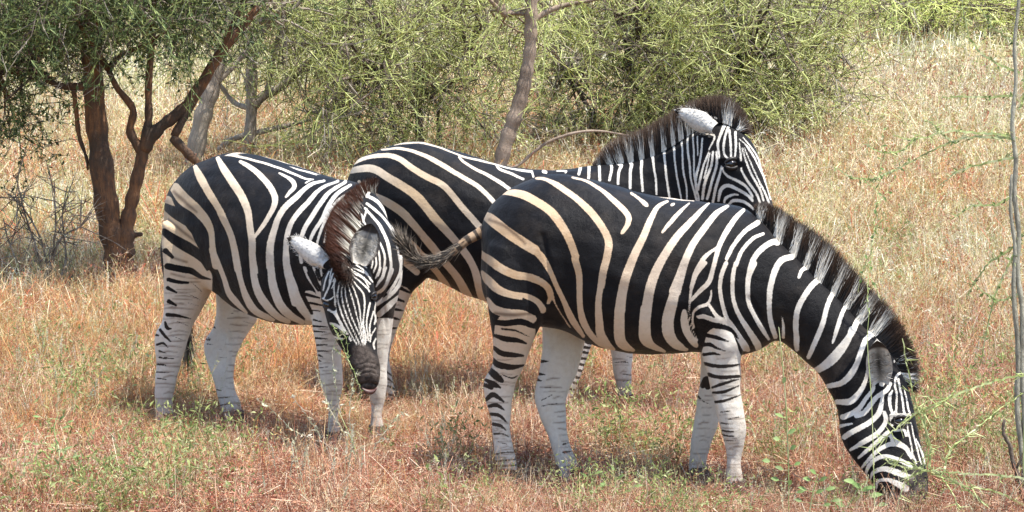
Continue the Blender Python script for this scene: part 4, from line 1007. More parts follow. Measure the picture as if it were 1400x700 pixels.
def stems(n, rad, h, r, lean=.3, fleck=6, fl=.016, fw=.005, twig=True):
    """dry flower stalks: kinked sticks with side twigs and husk flecks"""
    B = Bag()
    a = rng.uniform(0, 2 * np.pi, n); rr = rad * np.sqrt(rng.random(n))
    p = np.stack([rr * np.cos(a), rr * np.sin(a), np.full(n, -.02)], 1)
    d = unit(np.stack([rng.normal(0, lean, n), rng.normal(0, lean, n), np.ones(n)], 1)); H = h * rng.uniform(.4, 1.1, n)
    for k in range(4):
        q = p + d * (H / 4)[:, None]
        B.add(prisms(p, q, np.full(n, r * (1 - k * .18)), np.full(n, r * (.82 - k * .18))))
        if k > 0 and twig:
            sd = unit(d + rng.normal(0, .8, (n, 3))); e = q + sd * (H * rng.uniform(.1, .3, n))[:, None]
            B.add(prisms(q, e, np.full(n, r * .7), np.full(n, r * .3)))
            for _ in range(2):
                f = q + (e - q) * rng.uniform(.2, 1, (n, 1)); B.add(leaves(f, rng.normal(size=(n, 3)) + [0, 0, .3], fl * rng.uniform(.5, 1.4, n), fw * rng.uniform(.6, 1.4, n)))
        for _ in range(fleck // 3):
            f = p + (q - p) * rng.random((n, 1)); B.add(leaves(f, rng.normal(size=(n, 3)), fl * rng.uniform(.5, 1.4, n), fw * rng.uniform(.6, 1.4, n)))
        p = q; d = unit(d + rng.normal(0, .28, (n, 3)))
    return B

def litter(n, rad, h, L, r):
    """broken straws lying in every direction"""
    c = np.stack([rng.normal(0, rad / 1.6, n), rng.normal(0, rad / 1.6, n), rng.random(n) ** 1.5 * h], 1)
    d = unit(rng.normal(size=(n, 3)) * [1, 1, .55]); l = L * rng.uniform(.3, 1.2, n)[:, None] / 2
    return prisms(c - d * l, c + d * l, np.full(n, r) * rng.uniform(.5, 1.2, n), np.full(n, r * .5))

def clump(name, kind, mat, sc=1.0):
    B = Bag()
    if kind == 'straw':
        B.add(blades(20, .13, .40, .0050 * sc, .30, .65)); B.add(blades(8, .14, .24, .007 * sc, .7, .9))
        b = stems(5, .12, .42, .0014 * sc, .3, 9, .015 * sc, .0058 * sc); B.add(b.arrays())
    elif kind == 'stalks':
        b = stems(13, .14, .36, .0015 * sc, .32, 9, .014 * sc, .0058 * sc); B.add(b.arrays()); B.add(litter(16, .16, .18, .16, .0020 * sc))
    elif kind == 'litter':
        B.add(litter(34, .18, .12, .16, .0021 * sc)); B.add(litter(26, .18, .10, .08, .0022 * sc)); b = stems(7, .16, .18, .0013 * sc, .5, 9, .014 * sc, .0060 * sc); B.add(b.arrays())
    elif kind == 'fine':
        B.add(blades(30, .15, .38, .0030 * sc, .25, .45)); B.add(blades(12, .15, .25, .0026 * sc, .8, .9))
        b = stems(9, .14, .36, .0012 * sc, .28, 9, .012 * sc, .0045 * sc); B.add(b.arrays())
    elif kind == 'herb':
        b = stems(6, .08, .22, .0018 * sc, .35, 3, .02, .008); B.add(b.arrays())
        n = 80; p = np.stack([rng.normal(0, .065, n), rng.normal(0, .065, n), rng.uniform(.02, .24, n)], 1)
        B.add(leaves(p, rng.normal(size=(n, 3)) + [0, 0, .7], rng.uniform(.012, .034, n) * sc, rng.uniform(.004, .010, n) * sc))
    elif kind == 'wisp':
        b = stems(4, .10, .62, .0013 * sc, .22, 6, .016 * sc, .005 * sc); B.add(b.arrays()); B.add(blades(7, .10, .5, .0034 * sc, .35, .5, 6))
    elif kind == 'seed':
        n = 5; a = rng.uniform(0, 6.28, n)
        for k in range(n):
            p = np.array([rng.normal(0, .05), rng.normal(0, .05), 0]); d = unit(np.array([rng.normal(0, .25), rng.normal(0, .25), 1.])); h = rng.uniform(.3, .55)
            q = p + d * h; B.add(prisms(p[None], q[None], [.0017 * sc], [.001 * sc]))
            m = 26; t = rng.uniform(.72, 1.0, m)[:, None]; B.add(leaves(p + d * h * t, rng.normal(size=(m, 3)) * .6 + d, rng.uniform(.012, .026, m) * sc, rng.uniform(.004, .008, m) * sc))
    V, F = B.arrays()
    return mesh_obj(name, V, F, mat, link=False, smooth=False)

def instancer(name, label_kind, pts, rot, scl, idx, sources):
    """one ground-cover object: points on the ground, a plant tuft on each"""
    col = bpy.data.collections.new(name + "_tufts")
    for k, s in enumerate(sources):
        s.name = "%s_%02d" % (name, k); col.objects.link(s)
    me = bpy.data.meshes.new(name)
    me.vertices.add(len(pts)); me.vertices.foreach_set("co", ensure_np(pts).ravel())
    a = me.attributes.new("rot", 'FLOAT_VECTOR', 'POINT'); a.data.foreach_set("vector", ensure_np(rot).ravel())
    a = me.attributes.new("scl", 'FLOAT', 'POINT'); a.data.foreach_set("value", ensure_np(scl))
    a = me.attributes.new("pick", 'INT', 'POINT'); a.data.foreach_set("value", ensure_np(idx, np.int32))
    o = bpy.data.objects.new(name, me); scene.collection.objects.link(o)
    tag(o, kind="stuff")
    ng = bpy.data.node_groups.new(name + "_nodes", 'GeometryNodeTree')
    ng.interface.new_socket("Geometry", in_out='INPUT', socket_type='NodeSocketGeometry')
    ng.interface.new_socket("Geometry", in_out='OUTPUT', socket_type='NodeSocketGeometry')
    gi = ng.nodes.new("NodeGroupInput"); go = ng.nodes.new("NodeGroupOutput")
    ci = ng.nodes.new("GeometryNodeCollectionInfo"); ci.inputs["Collection"].default_value = col
    ci.inputs["Separate Children"].default_value = True; ci.inputs["Reset Children"].default_value = True
    ip = ng.nodes.new("GeometryNodeInstanceOnPoints"); ip.inputs["Pick Instance"].default_value = True
    def at(nm, t):
        n = ng.nodes.new("GeometryNodeInputNamedAttribute"); n.data_type = t; n.inputs["Name"].default_value = nm; return n.outputs[0]
    L = ng.links
    L.new(gi.outputs[0], ip.inputs["Points"]); L.new(ci.outputs[0], ip.inputs["Instance"])
    L.new(at("pick", 'INT'), ip.inputs["Instance Index"]); L.new(at("rot", 'FLOAT_VECTOR'), ip.inputs["Rotation"]); L.new(at("scl", 'FLOAT'), ip.inputs["Scale"])
    L.new(ip.outputs[0], go.inputs[0])
    md = o.modifiers.new("tufts", 'NODES'); md.node_group = ng
    return o

PATCH = (1.0, .62, .46)
M_straw = mat_veg("straw_grass", [(.68, .55, .32), (.46, .34, .16), (.82, .73, .52), (.42, .22, .12)], .35, patch=(1.0, .88, .80))
M_gold = mat_veg("golden_grass", [(.70, .44, .17), (.50, .24, .09), (.80, .62, .32), (.58, .18, .11)], .38, patch=(1.0, .86, .80))
M_pale = mat_veg("bleached_grass", [(.84, .78, .56), (.60, .58, .30), (.92, .88, .74), (.44, .48, .19)], .3, patch=(1.0, .9, .8), patch_scale=.6)
M_red = mat_veg("russet_stalks", [(.46, .165, .10), (.20, .065, .045), (.58, .29, .18), (.76, .56, .40)], .27)
M_litt = mat_veg("broken_straw", [(.50, .235, .145), (.22, .08, .05), (.66, .46, .29), (.84, .73, .56)], .24)
M_herb = mat_veg("green_herb", [(.25, .31, .09), (.34, .38, .14), (.46, .48, .24), (.17, .23, .07)], .4)
M_olive = mat_veg("olive_grass", [(.50, .50, .22), (.36, .38, .14), (.66, .64, .38), (.30, .22, .10)], .35)
M_seed = mat_veg("pale_seed_heads", [(.60, .60, .42), (.50, .54, .34), (.74, .70, .56), (.46, .40, .26)], .3)

def scatter(y0, y1, dens, widen=1.25, extra=1.2):
    """random ground points inside the wedge in view (with a margin to each side)"""
    n_y = 400
    yy = np.linspace(y0, y1, n_y); half = yy * (700 / FPX) * widen + extra
    area = np.trapz(2 * half, yy); n = int(area * dens)
    cdf = np.cumsum(half); cdf /= cdf[-1]
    y = np.interp(rng.random(n), cdf, yy); h = y * (700 / FPX) * widen + extra
    return (rng.random(n) * 2 - 1) * h, y

def vn(x, y, s, seed=0):
    """cheap smooth value noise 0..1"""
    r = np.random.default_rng(seed); G = r.random((64, 64))
    u = (x / s + 500) % 64; v = (y / s + 500) % 64
    i = u.astype(int); j = v.astype(int); fu = u - i; fv = v - j; fu = fu * fu * (3 - 2 * fu); fv = fv * fv * (3 - 2 * fv)
    i2 = (i + 1) % 64; j2 = (j + 1) % 64; i %= 64; j %= 64
    return G[i, j] * (1 - fu) * (1 - fv) + G[i2, j] * fu * (1 - fv) + G[i, j2] * (1 - fu) * fv + G[i2, j2] * fu * fv

def cover(name, x, y, hs, kinds, tilt=.12):
    hs0 = hs
    # grazed and trampled spots: the bitten patch at the muzzle, the ground round the hooves
    for cx, cy, r, c in ((1.52, 9.25, .34, .35), (1.36, 9.2, .3, .4), (.30, 9.72, .28, .30), (-.02, 9.65, .24, .32), (.93, 9.45, .24, .35), (.76, 9.7, .22, .4), (-1.35, 11.3, .30, .32), (-1.68, 11.2, .26, .45), (-.82, 10.65, .26, .45), (-.62, 10.85, .24, .45), (.60, 11.75, .3, .4), (-.62, 11.9, .3, .45), (.25, 11.8, .25, .5)):
        hs = hs * (1 - (1 - c * .7) * np.exp(-(((x - cx) / (r * 1.15)) ** 2 + ((y - cy + .12) / (r * 1.9)) ** 2)))
    hs = np.maximum(hs, hs0 * .58)
    pts = np.stack([x, y, zg(x, y)], 1); n = len(x)
    rot = np.stack([rng.normal(0, tilt, n), rng.normal(0, tilt, n), rng.uniform(0, 6.283, n)], 1)
    instancer(name, 'stuff', pts, rot, hs * rng.uniform(.75, 1.25, n), rng.integers(0, len(kinds), n), kinds)

C_ = lambda nm, kind, mat, k, sc=1.0: [clump(nm, kind, mat, sc) for _ in range(k)]
def px_of(x, y): return prj(np.stack([x, y, zg(x, y)], 1))
# near: short russet tangle with pale broken straw
x, y = scatter(8.7, 15.5, 88)
cover("litter_layer", x, y, np.full(len(x), .9), C_("a", 'litter', M_litt, 4) + C_("a", 'litter', M_red, 4))
x, y = scatter(8.7, 15.5, 60); q = px_of(x, y)
k = rng.random(len(x)) < np.clip(.35 + .65 * ((q[:, 0] > 560) | (vn(x, y, .7, 3) > .5)), 0, 1); x, y = x[k], y[k]
cover("russet_stalks", x, y, np.full(len(x), .72), C_("b", 'stalks', M_red, 4) + C_("b", 'fine', M_red, 3) + C_("b", 'fine', M_litt, 3) + C_("b", 'fine', M_straw, 2))
x, y = scatter(8.8, 15.5, 95); q = px_of(x, y)
pr = np.where(q[:, 0] < 620, .75, .28) * (.5 + .9 * vn(x, y, .9, 5)) * np.where(y < 10.6, .45, 1)
k = rng.random(len(x)) < pr; x, y = x[k], y[k]
cover("golden_grass", x, y, np.where(y < 10.8, .52, np.where(y < 12.8, .64, .85)), C_("c", 'fine', M_gold, 4) + C_("c", 'straw', M_gold, 2) + C_("c", 'straw', M_straw, 2) + C_("c", 'fine', M_olive, 2))
# green herbs and pale seed heads
x, y = scatter(8.8, 14.5, 44); q = px_of(x, y)
w = np.clip(vn(x, y, .55, 9) * 2.1 - .78, .09, 1) * np.where(y < 10.6, 1.0, .4) * np.where((q[:, 0] < 330) | (q[:, 0] > 700), 1, .5)
k = rng.random(len(x)) < w; x, y = x[k], y[k]
cover("green_herbs", x, y, np.full(len(x), 1.3), C_("d", 'herb', M_herb, 5))
x, y = scatter(8.9, 15, 11); k = rng.random(len(x)) < np.clip(vn(x, y, .8, 12) * 1.7 - .5, 0, 1); x, y = x[k], y[k]
cover("pale_seed_heads", x, y, np.full(len(x), .62), C_("e", 'seed', M_seed, 4))
x, y = scatter(8.95, 14.5, 13)
cover("tall_wispy_stalks", x, y, np.full(len(x), .8), C_("l", 'wisp', M_straw, 3) + C_("l", 'wisp', M_gold, 2) + C_("l", 'wisp', M_olive, 2))
# middle and far distance
x, y = scatter(13, 30, 12); q = px_of(x, y); k = rng.random(len(x)) < np.where(q[:, 0] > 980, .9, .3); x, y = x[k], y[k]
cover("tall_pale_grass", x, y, np.interp(y, [13, 18, 26], [.7, .9, 1.5]), C_("m", 'wisp', M_pale, 4, 1.7) + C_("m", 'fine', M_pale, 2, 1.5))
# farther off
x, y = scatter(15.5, 30, 42)
cover("dry_grass_middle", x, y, np.interp(y, [15.5, 17.5, 20], [.70, .75, 1.1]), C_("f", 'fine', M_straw, 3, 1.7) + C_("f", 'fine', M_pale, 3, 1.7) + C_("f", 'straw', M_gold, 2, 1.5) + C_("f", 'fine', M_olive, 2, 1.6) + C_("f", 'stalks', M_litt, 1, 1.6))
x, y = scatter(15.5, 34, 15); k = rng.random(len(x)) < np.clip(vn(x, y, 2.2, 14) * 2.2 - .60, .06, 1); x, y = x[k], y[k]
cover("russet_patches", x, y, np.interp(y, [15.5, 17.5, 20], [.72, .8, 1.15]), C_("g", 'stalks', M_red, 2, 1.6) + C_("g", 'fine', M_red, 3, 1.7))
x, y = scatter(30, 78, 12, 1.2, 2)
cover("pale_grass_far", x, y, np.full(len(x), 1.9), C_("h", 'fine', M_pale, 4, 2.6) + C_("h", 'fine', M_straw, 2, 2.6) + C_("h", 'fine', M_olive, 1, 2.6))
cx_ = ground_pt(1310, 172); x = cx_[0] + rng.normal(0, 1.1, 120); y = cx_[1] + rng.normal(0, 1.8, 120)
cover("russet_shrubs", x, y, np.full(len(x), 1.7), C_("k", 'stalks', M_red, 2, 1.6) + C_("k", 'fine', M_litt, 2, 1.6))
x, y = scatter(30, 60, 2.2, 1.2, 2); k = rng.random(len(x)) < np.clip(vn(x, y, 3.5, 17) * 2.4 - 1.0, 0.02, 1); x, y = x[k], y[k]
cover("russet_patches_far", x, y, np.full(len(x), 1.7), C_("i", 'stalks', M_red, 3, 2.4))
x, y = scatter(15, 60, 3.0, 1.2, 2); k = rng.random(len(x)) < np.clip(vn(x, y, 2.5, 21) * 2.2 - .8, 0, 1); x, y = x[k], y[k]
cover("green_herbs_far", x, y, np.full(len(x), 1.5), C_("j", 'herb', M_herb, 3, .7))

# ------------------------------------------------------------------ trees and bushes
def limb(pts, radii, k=5, n=9, wob=.0):
    """bark tube through 3-D points"""
    P = catmull(np.array(pts, float), k)
    r = np.interp(np.linspace(0, 1, len(P)), np.linspace(0, 1, len(radii)), radii)
    if wob: P = P + rng.normal(0, 1, P.shape) * wob * r[:, None]
    S = []
    for i in range(len(P)):
        t = unit(P[min(i + 1, len(P) - 1)] - P[max(i - 1, 0)]); a = unit(np.cross(t, [0.03, 1, .05])); b = np.cross(t, a)
        rr = r[i] * (1 + .10 * math.sin(i * 1.7) + rng.normal(0, .04))
        S.append(np.concatenate([P[i], a * rr, b * rr * .95]))
    V, q, t_ = loft(S, n=n, e=2, k=1)
    tris = np.concatenate([t_, t_[:, 2:3]], 1)
    return V, q, t_

class Wood:
    def __init__(s): s.V = []; s.Q = []; s.T = []; s.n = 0
    def add(s, VQT):
        V, q, t = VQT; s.V.append(V); s.Q.append(q + s.n); s.T.append(t + s.n); s.n += len(V)
    def px(s, D, pts, radii, **k):
        """limb through (x, y[, depth]) points"""
        s.add(limb([unp(p[0], p[1], p[2] if len(p) > 2 else D) for p in pts], radii, **k))
    def obj(s, name, mat, parent):
        return mesh_obj(name, np.vstack(s.V), [np.vstack(s.Q), np.vstack(s.T)], mat, parent)

def sprays(centres, dirs, L, r, leafn=0, leafL=.02, leafw=.008, nside=7, thorn=True, kink=.13):
    """zigzag thorny shoots with side shoots: the fine green twigs of the bushes"""
    T = Bag(); Lf = Bag()
    n = len(centres); p = centres.copy(); d = unit(dirs); L = L * rng.uniform(.6, 1.3, n)
    for k in range(nside):
        q = p + d * (L / nside)[:, None]
        T.add(prisms(p, q, np.full(n, r * (1 - .09 * k)), np.full(n, r * (.92 - .09 * k))))
        sd = unit(d * .7 + rng.normal(0, .75, (n, 3))); l = L * rng.uniform(.12, .42, n) * (1 - .05 * k)
        e = q + sd * l[:, None]
        T.add(prisms(q, e, np.full(n, r * .75), np.full(n, r * .3)))
        m_ = q + (e - q) * rng.uniform(.3, .8, (n, 1)); s2 = unit(sd + rng.normal(0, .8, (n, 3)))
        T.add(prisms(m_, m_ + s2 * (l * .5)[:, None], np.full(n, r * .6), np.full(n, r * .2)))
        if thorn:
            s3 = unit(rng.normal(size=(n, 3)) - d * .2); T.add(prisms(q, q + s3 * (.035 + r * 4), np.full(n, r * .6), np.full(n, r * .1)))
        for _ in range(leafn):
            b = q + (e - q) * rng.random((n, 1)); Lf.add(leaves(b, rng.normal(size=(n, 3)), leafL * rng.uniform(.5, 1.4, n), leafw * rng.uniform(.6, 1.4, n)))
        p = q; d = unit(d + rng.normal(0, kink, (n, 3)))
    return T, Lf

def blob_points(blobs, dens):
    """points in uneven ellipsoids: (cx, cy, depth, rx_px, ry_px, rz_m, weight)"""
    C = []; Dn = []
    for cx, cy, D, rx, ry, rz, w in blobs:
        s = D / FPX; n = int(dens * w)
        u = unit(rng.normal(size=(n, 3))) * (rng.random(n) ** (1 / 2.2))[:, None]
        u *= (1 + .22 * np.sin(u[:, :1] * 7 + cx) * np.cos(u[:, 2:3] * 6))
        c = unp(cx, cy, D); C.append(c + u * np.array([rx * s, rz, ry * s])); Dn.append(u)
    return np.vstack(C), np.vstack(Dn)

M_twig_green = mat_veg("green_thorn_twigs", [(.62, .66, .24), (.44, .50, .15), (.76, .78, .38), (.22, .17, .11)], .35)
M_twig_dark = mat_veg("dark_green_twigs", [(.18, .23, .075), (.09, .12, .045), (.33, .39, .14), (.07, .05, .038)], .25)
M_leaf_small = mat_veg("small_leaves", [(.14, .21, .055), (.10, .16, .045), (.22, .29, .09), (.08, .11, .04)], .35)
M_leaf_dark = mat_veg("dark_leaves", [(.075, .12, .042), (.11, .16, .055), (.16, .22, .08), (.05, .075, .034)], .35)
M_twig_dry = mat_veg("grey_dry_twigs", [(.20, .16, .12), (.13, .10, .075), (.30, .25, .20), (.10, .075, .055)], .0)
M_twig_dead = mat_veg("dead_twigs", [(.11, .085, .065), (.06, .045, .035), (.20, .165, .13), (.30, .26, .21)], .0)
B_red = mat_bark("red_brown_bark", (.21, .095, .038), (.085, .045, .025), (.055, .035, .022), 34)
B_grey = mat_bark("grey_bark", (.40, .33, .26), (.22, .18, .145), (.31, .26, .20), 26)
B_dark = mat_bark("dark_branch_bark", (.13, .095, .07), (.07, .05, .038), (.18, .14, .105), 26)

def bush(name, label, cat, base_px, D, wood, bark, blobs, dens, L, r, mat_t, mat_l=None, leafn=0, leafL=.02, leafw=.008, droop=-.1, group=None, nl=14, nside=7, extra=None, base=None, minlimb=.012):
    b = ground_pt(*base_px) if base is None else np.array(base)
    o = empty(name, b, label, cat, group)
    C, U = blob_points(blobs, dens)
    gz = zg(C[:, 0], C[:, 1]); keep = C[:, 2] > gz + .05; C, U = C[keep], U[keep]
    W = Wood()
    for pts, rad in wood: W.px(D, pts, rad)
    # limbs from the trunk into the crown
    tops = np.array([unp(*(p[-1] if len(p[-1]) > 2 else (*p[-1], D))) for p, _ in wood])
    for c in C[rng.integers(0, len(C), nl)]:
        s = tops[np.argmin(np.linalg.norm(tops - c, axis=1))] if extra is None else np.array(extra)
        m = (s + c) / 2 + rng.normal(0, .12, 3) * np.linalg.norm(c - s) + [0, 0, .08 * np.linalg.norm(c - s)]
        W.add(limb([s, (s + m) / 2 + rng.normal(0, .03, 3), m, c], [minlimb * 2.0, minlimb * 1.4, minlimb, minlimb * .5], k=3, n=6))
    W.obj("trunk", bark, o)
    dirs = U * .6 + rng.normal(0, .8, U.shape) + [0, 0, droop]
    T, Lf = sprays(C, dirs, L, r, leafn, leafL, leafw, nside)
    V, F = T.arrays(); mats = [mat_t]
    cr = mesh_obj("crown", V, F, mat_t, o, smooth=False)
    # dead shoots tangled through the crown
    dd = rng.random(len(C)) < .22
    T2, _ = sprays(C[dd] + rng.normal(0, .12, (dd.sum(), 3)), dirs[dd] + rng.normal(0, .6, (dd.sum(), 3)), L * 1.1, r * .9, 0, nside=nside, thorn=False, kink=.25)
    if dd.sum() > 40: V, F = T2.arrays(); mesh_obj("dead_twig", V, F, M_twig_dead, cr, smooth=False)
    if leafn:
        V, F = Lf.arrays(); mesh_obj("foliage", V, F, mat_l, cr, smooth=False)
    return o

GB = "bushes and trees behind the zebras"
# big red-barked tree, left
D1 = float(ground_pt(165, 398)[1])
bush("thorn_tree", "tree with a thick red-brown forked trunk and dark crown at the far left", "tree", (165, 398), D1,
     [([(170, 415), (166, 385), (158, 340), (147, 290), (138, 220), (130, 150), (126, 80), (124, 10), (122, -90)], [.155, .122, .092, .088, .080, .076, .074, .07, .06]),
      ([(170, 350), (172, 318), (178, 285), (186, 250), (196, 205), (203, 165), (203, 120), (207, 60), (210, 0), (205, -70)], [.075, .06, .050, .046, .042, .030, .026, .024, .022, .018]),
      ([(196, 210), (178, 180), (182, 150), (160, 120), (148, 95)], [.04, .03, .026, .022, .018]),
      ([(196, 205), (215, 178), (240, 158), (262, 135), (300, 75), (330, 38), (352, 10)], [.05, .045, .042, .04, .036, .032, .026]),
      ([(236, 188), (262, 215), (282, 232), (300, 240)], [.035, .032, .026, .02]),
      ([(238, 186), (258, 150), (290, 95), (320, 30), (345, -20)], [.03, .028, .026, .022, .018]),
      ([(120, 118), (95, 118), (75, 115), (60, 100), (45, 92)], [.035, .028, .022, .015, .01]),
      ([(100, 118), (104, 150), (108, 185), (118, 215), (120, 232)], [.018, .018, .016, .012, .008]),
      ([(70, 112), (40, 95), (20, 100), (-10, 90)], [.02, .015, .012, .01]),
      ([(195, 320), (183, 322), (172, 330)], [.012, .02, .025])],
     B_red, [(30, -25, D1 - .3, 130, 95, 1.3, 1.2), (40, 40, D1 + .5, 85, 45, .8, .6), (190, -30, D1, 130, 90, 1.4, 1.2), (120, -20, D1 - .5, 80, 50, .8, .5), (10, 130, D1 + .2, 48, 50, .6, .35), (300, -50, D1 + .3, 120, 80, 1.2, .9), (230, 20, D1 - .3, 70, 40, .7, .2), (-90, 40, D1, 120, 110, 1.3, .8)],
     175, .5, .0044, M_twig_dark, M_leaf_dark, 3, .036, .017, droop=-.35, group=GB, nl=60)
# grey trunks behind it
Dg = float(ground_pt(285, 300)[1]) + 1.5
bush("grey_thorn_tree", "tree with a leaning pale grey trunk just right of the red-barked tree", "tree", (250, 300), Dg,
     [([(243, 330), (252, 280), (266, 215), (276, 165), (290, 120), (303, 70), (318, 20), (330, -50)], [.10, .095, .088, .082, .078, .07, .06, .05]),
      ([(290, 120), (320, 90), (345, 60), (375, 20)], [.03, .025, .02, .015])],
     B_grey, [(300, -10, Dg, 120, 70, 1.2, 1.0), (260, 40, Dg + .3, 80, 60, .9, .3), (400, 30, Dg, 80, 60, 1, .5)], 95, .66, .0055, M_twig_green, M_leaf_small, 1, .02, .009, group=GB, nl=34)
D3 = Dg + 1.2
bush("grey_thorn_tree", "tree with a straight thin grey trunk above the left zebra's back", "tree", (341, 290), D3,
     [([(338, 300), (340, 240), (341, 200), (344, 150), (344, 100), (346, 40), (350, -40)], [.07, .066, .062, .06, .058, .05, .045]),
      ([(346, 145), (362, 130), (380, 122), (400, 105), (425, 80), (450, 55), (470, 30)], [.05, .045, .04, .036, .028, .02, .012]),
      ([(292, 212), (315, 192), (345, 183), (380, 175), (420, 165), (445, 158)], [.03, .03, .028, .024, .016, .008]),
      ([(365, 128), (372, 90), (378, 60), (385, 30)], [.03, .025, .02, .014]),
      ([(300, 115, D3 + .2), (320, 140, D3 + .2), (342, 148, D3)], [.02, .025, .03])],
     B_grey, [(400, -20, D3, 130, 70, 1.2, 1.0), (470, 70, D3, 90, 75, 1.0, .8), (440, 120, D3 + .8, 80, 45, .9, .4), (360, 40, D3 + .8, 70, 50, .8, .15)],
     115, .7, .0058, M_twig_green, M_leaf_small, 1, .02, .009, group=GB, nl=44)
# loose green bush between the grey trunk and the middle trunk
D4 = 22.5
bush("green_thorn_bush", "loose pale green thorn bush behind the middle zebra's rump", "bush", (572, 260), D4,
     [([(574, 262), (575, 220), (573, 170), (573, 130), (572, 95)], [.045, .042, .038, .032, .022]), ([(598, 250), (600, 200), (599, 160), (603, 120)], [.02, .02, .017, .012]),
      ([(566, 255), (545, 200), (535, 150), (520, 100)], [.03, .026, .02, .014]), ([(576, 120), (600, 95), (640, 75)], [.025, .018, .012]), ([(574, 118), (548, 95), (530, 60)], [.025, .018, .012])],
     B_dark, [(560, 60, D4, 130, 85, 1.6, 1.5), (500, 130, D4 - .6, 80, 70, 1.0, .7), (640, 110, D4 - .2, 75, 80, 1.2, .8), (600, -20, D4, 180, 60, 1.6, 1.2), (450, 180, D4 - .4, 45, 45, .7, .25), (560, 160, D4 + .3, 70, 40, .8, .25)],
     96, .8, .0064, M_twig_green, M_leaf_small, 1, .018, .008, group=GB, nl=54)
# leaning trunk in the middle
D5 = 20.8
bush("leaning_tree", "tree with one smooth slanting brown trunk between the middle zebra's back and the top edge", "tree", (676, 280), D5,
     [([(668, 300), (676, 262), (684, 225), (694, 188), (704, 160), (714, 128), (720, 100), (725, 66), (726, 30), (727, -10), (735, -90)], [.078, .074, .070, .068, .066, .063, .060, .058, .058, .056, .05]),
      ([(727, 32), (745, 18), (770, 8), (800, 2), (830, -4)], [.03, .026, .022, .018, .012]), ([(726, 20), (705, 18), (690, 20)], [.022, .016, .01]),
      ([(683, 226), (705, 228), (730, 208), (752, 193), (785, 182), (815, 179), (845, 183), (862, 186)], [.010, .013, .014, .014, .013, .011, .009, .006])],
     mat_bark("brown_bark", (.27, .20, .15), (.16, .115, .085), (.33, .25, .19), 30), [(740, -50, D5, 150, 60, 1.2, 1.0), (690, 40, D5 + .6, 60, 40, .7, .25)], 80, .75, .0060, M_twig_green, M_leaf_small, 1, .018, .008, group=GB, nl=14)
# dense bush right of it
D6 = 24.5
bush("dense_thorn_bush", "wide dense yellow-green thorn bush behind the raised zebra head", "bush", (930, 235), D6,
     [([(900, 235), (905, 200), (890, 160), (870, 110), (860, 60)], [.06, .055, .045, .035, .02]), ([(950, 230), (965, 180), (990, 130), (1020, 80)], [.05, .045, .035, .02]), ([(1000, 225), (1020, 190), (1050, 160), (1085, 130)], [.04, .035, .025, .015]),
      ([(830, 235), (820, 190), (800, 140), (770, 90)], [.04, .035, .028, .018]), ([(1020, 190), (1060, 185), (1110, 160)], [.02, .016, .01])],
     B_dark, [(800, 60, D6, 90, 90, 1.5, 1.3), (900, 50, D6 - .3, 110, 110, 1.8, 2.0), (1010, 70, D6, 110, 100, 1.8, 1.9), (1085, 100, D6 + .2, 60, 70, 1.1, .75), (960, 150, D6 - .5, 110, 50, 1.2, 1.0), (790, 160, D6 + .2, 75, 50, 1.0, .6), (870, 170, D6, 90, 40, 1, .5), (950, -30, D6, 200, 70, 1.8, 1.8), (1110, 30, D6, 45, 60, .9, .45)],
     95, .85, .0076, M_twig_green, M_leaf_small, 1, .018, .008, group=GB, nl=90)
# far bush at the top right
D7 = 38.0
bush("distant_bush", "hazy distant bush with forked dark stems at the top right", "bush", (1255, 75), D7,
     [([(1252, 80), (1250, 55), (1244, 38), (1238, 15)], [.06, .05, .04, .03]), ([(1254, 78), (1262, 52), (1268, 35), (1280, 10)], [.07, .055, .045, .03]), ([(1250, 76), (1262, 60), (1276, 42)], [.05, .035, .02])],
     B_dark, [(1250, -5, D7, 70, 35, 1.6, 1.0), (1320, 10, D7 + .5, 70, 50, 1.5, .9), (1180, -5, D7 + 1, 55, 25, 1.2, .45), (1340, 60, D7 + 1, 50, 30, 1.2, .3), (1420, 10, D7, 60, 60, 1.3, .5)],
     110, 1.0, .0105, M_twig_green, M_leaf_small, 1, .03, .012, group=GB, nl=16)
D8 = 44.0
bush("distant_bush", "small dark upright shrub at the top edge beside the dense bush", "bush", (1130, 50), D8,
     [([(1131, 55), (1132, 25), (1128, -10)], [.09, .08, .06])], B_dark, [(1130, -25, D8, 70, 35, 1.4, .8)], 100, 1.0, .0105, M_twig_green, M_leaf_small, 1, .03, .012, group=GB, nl=8)

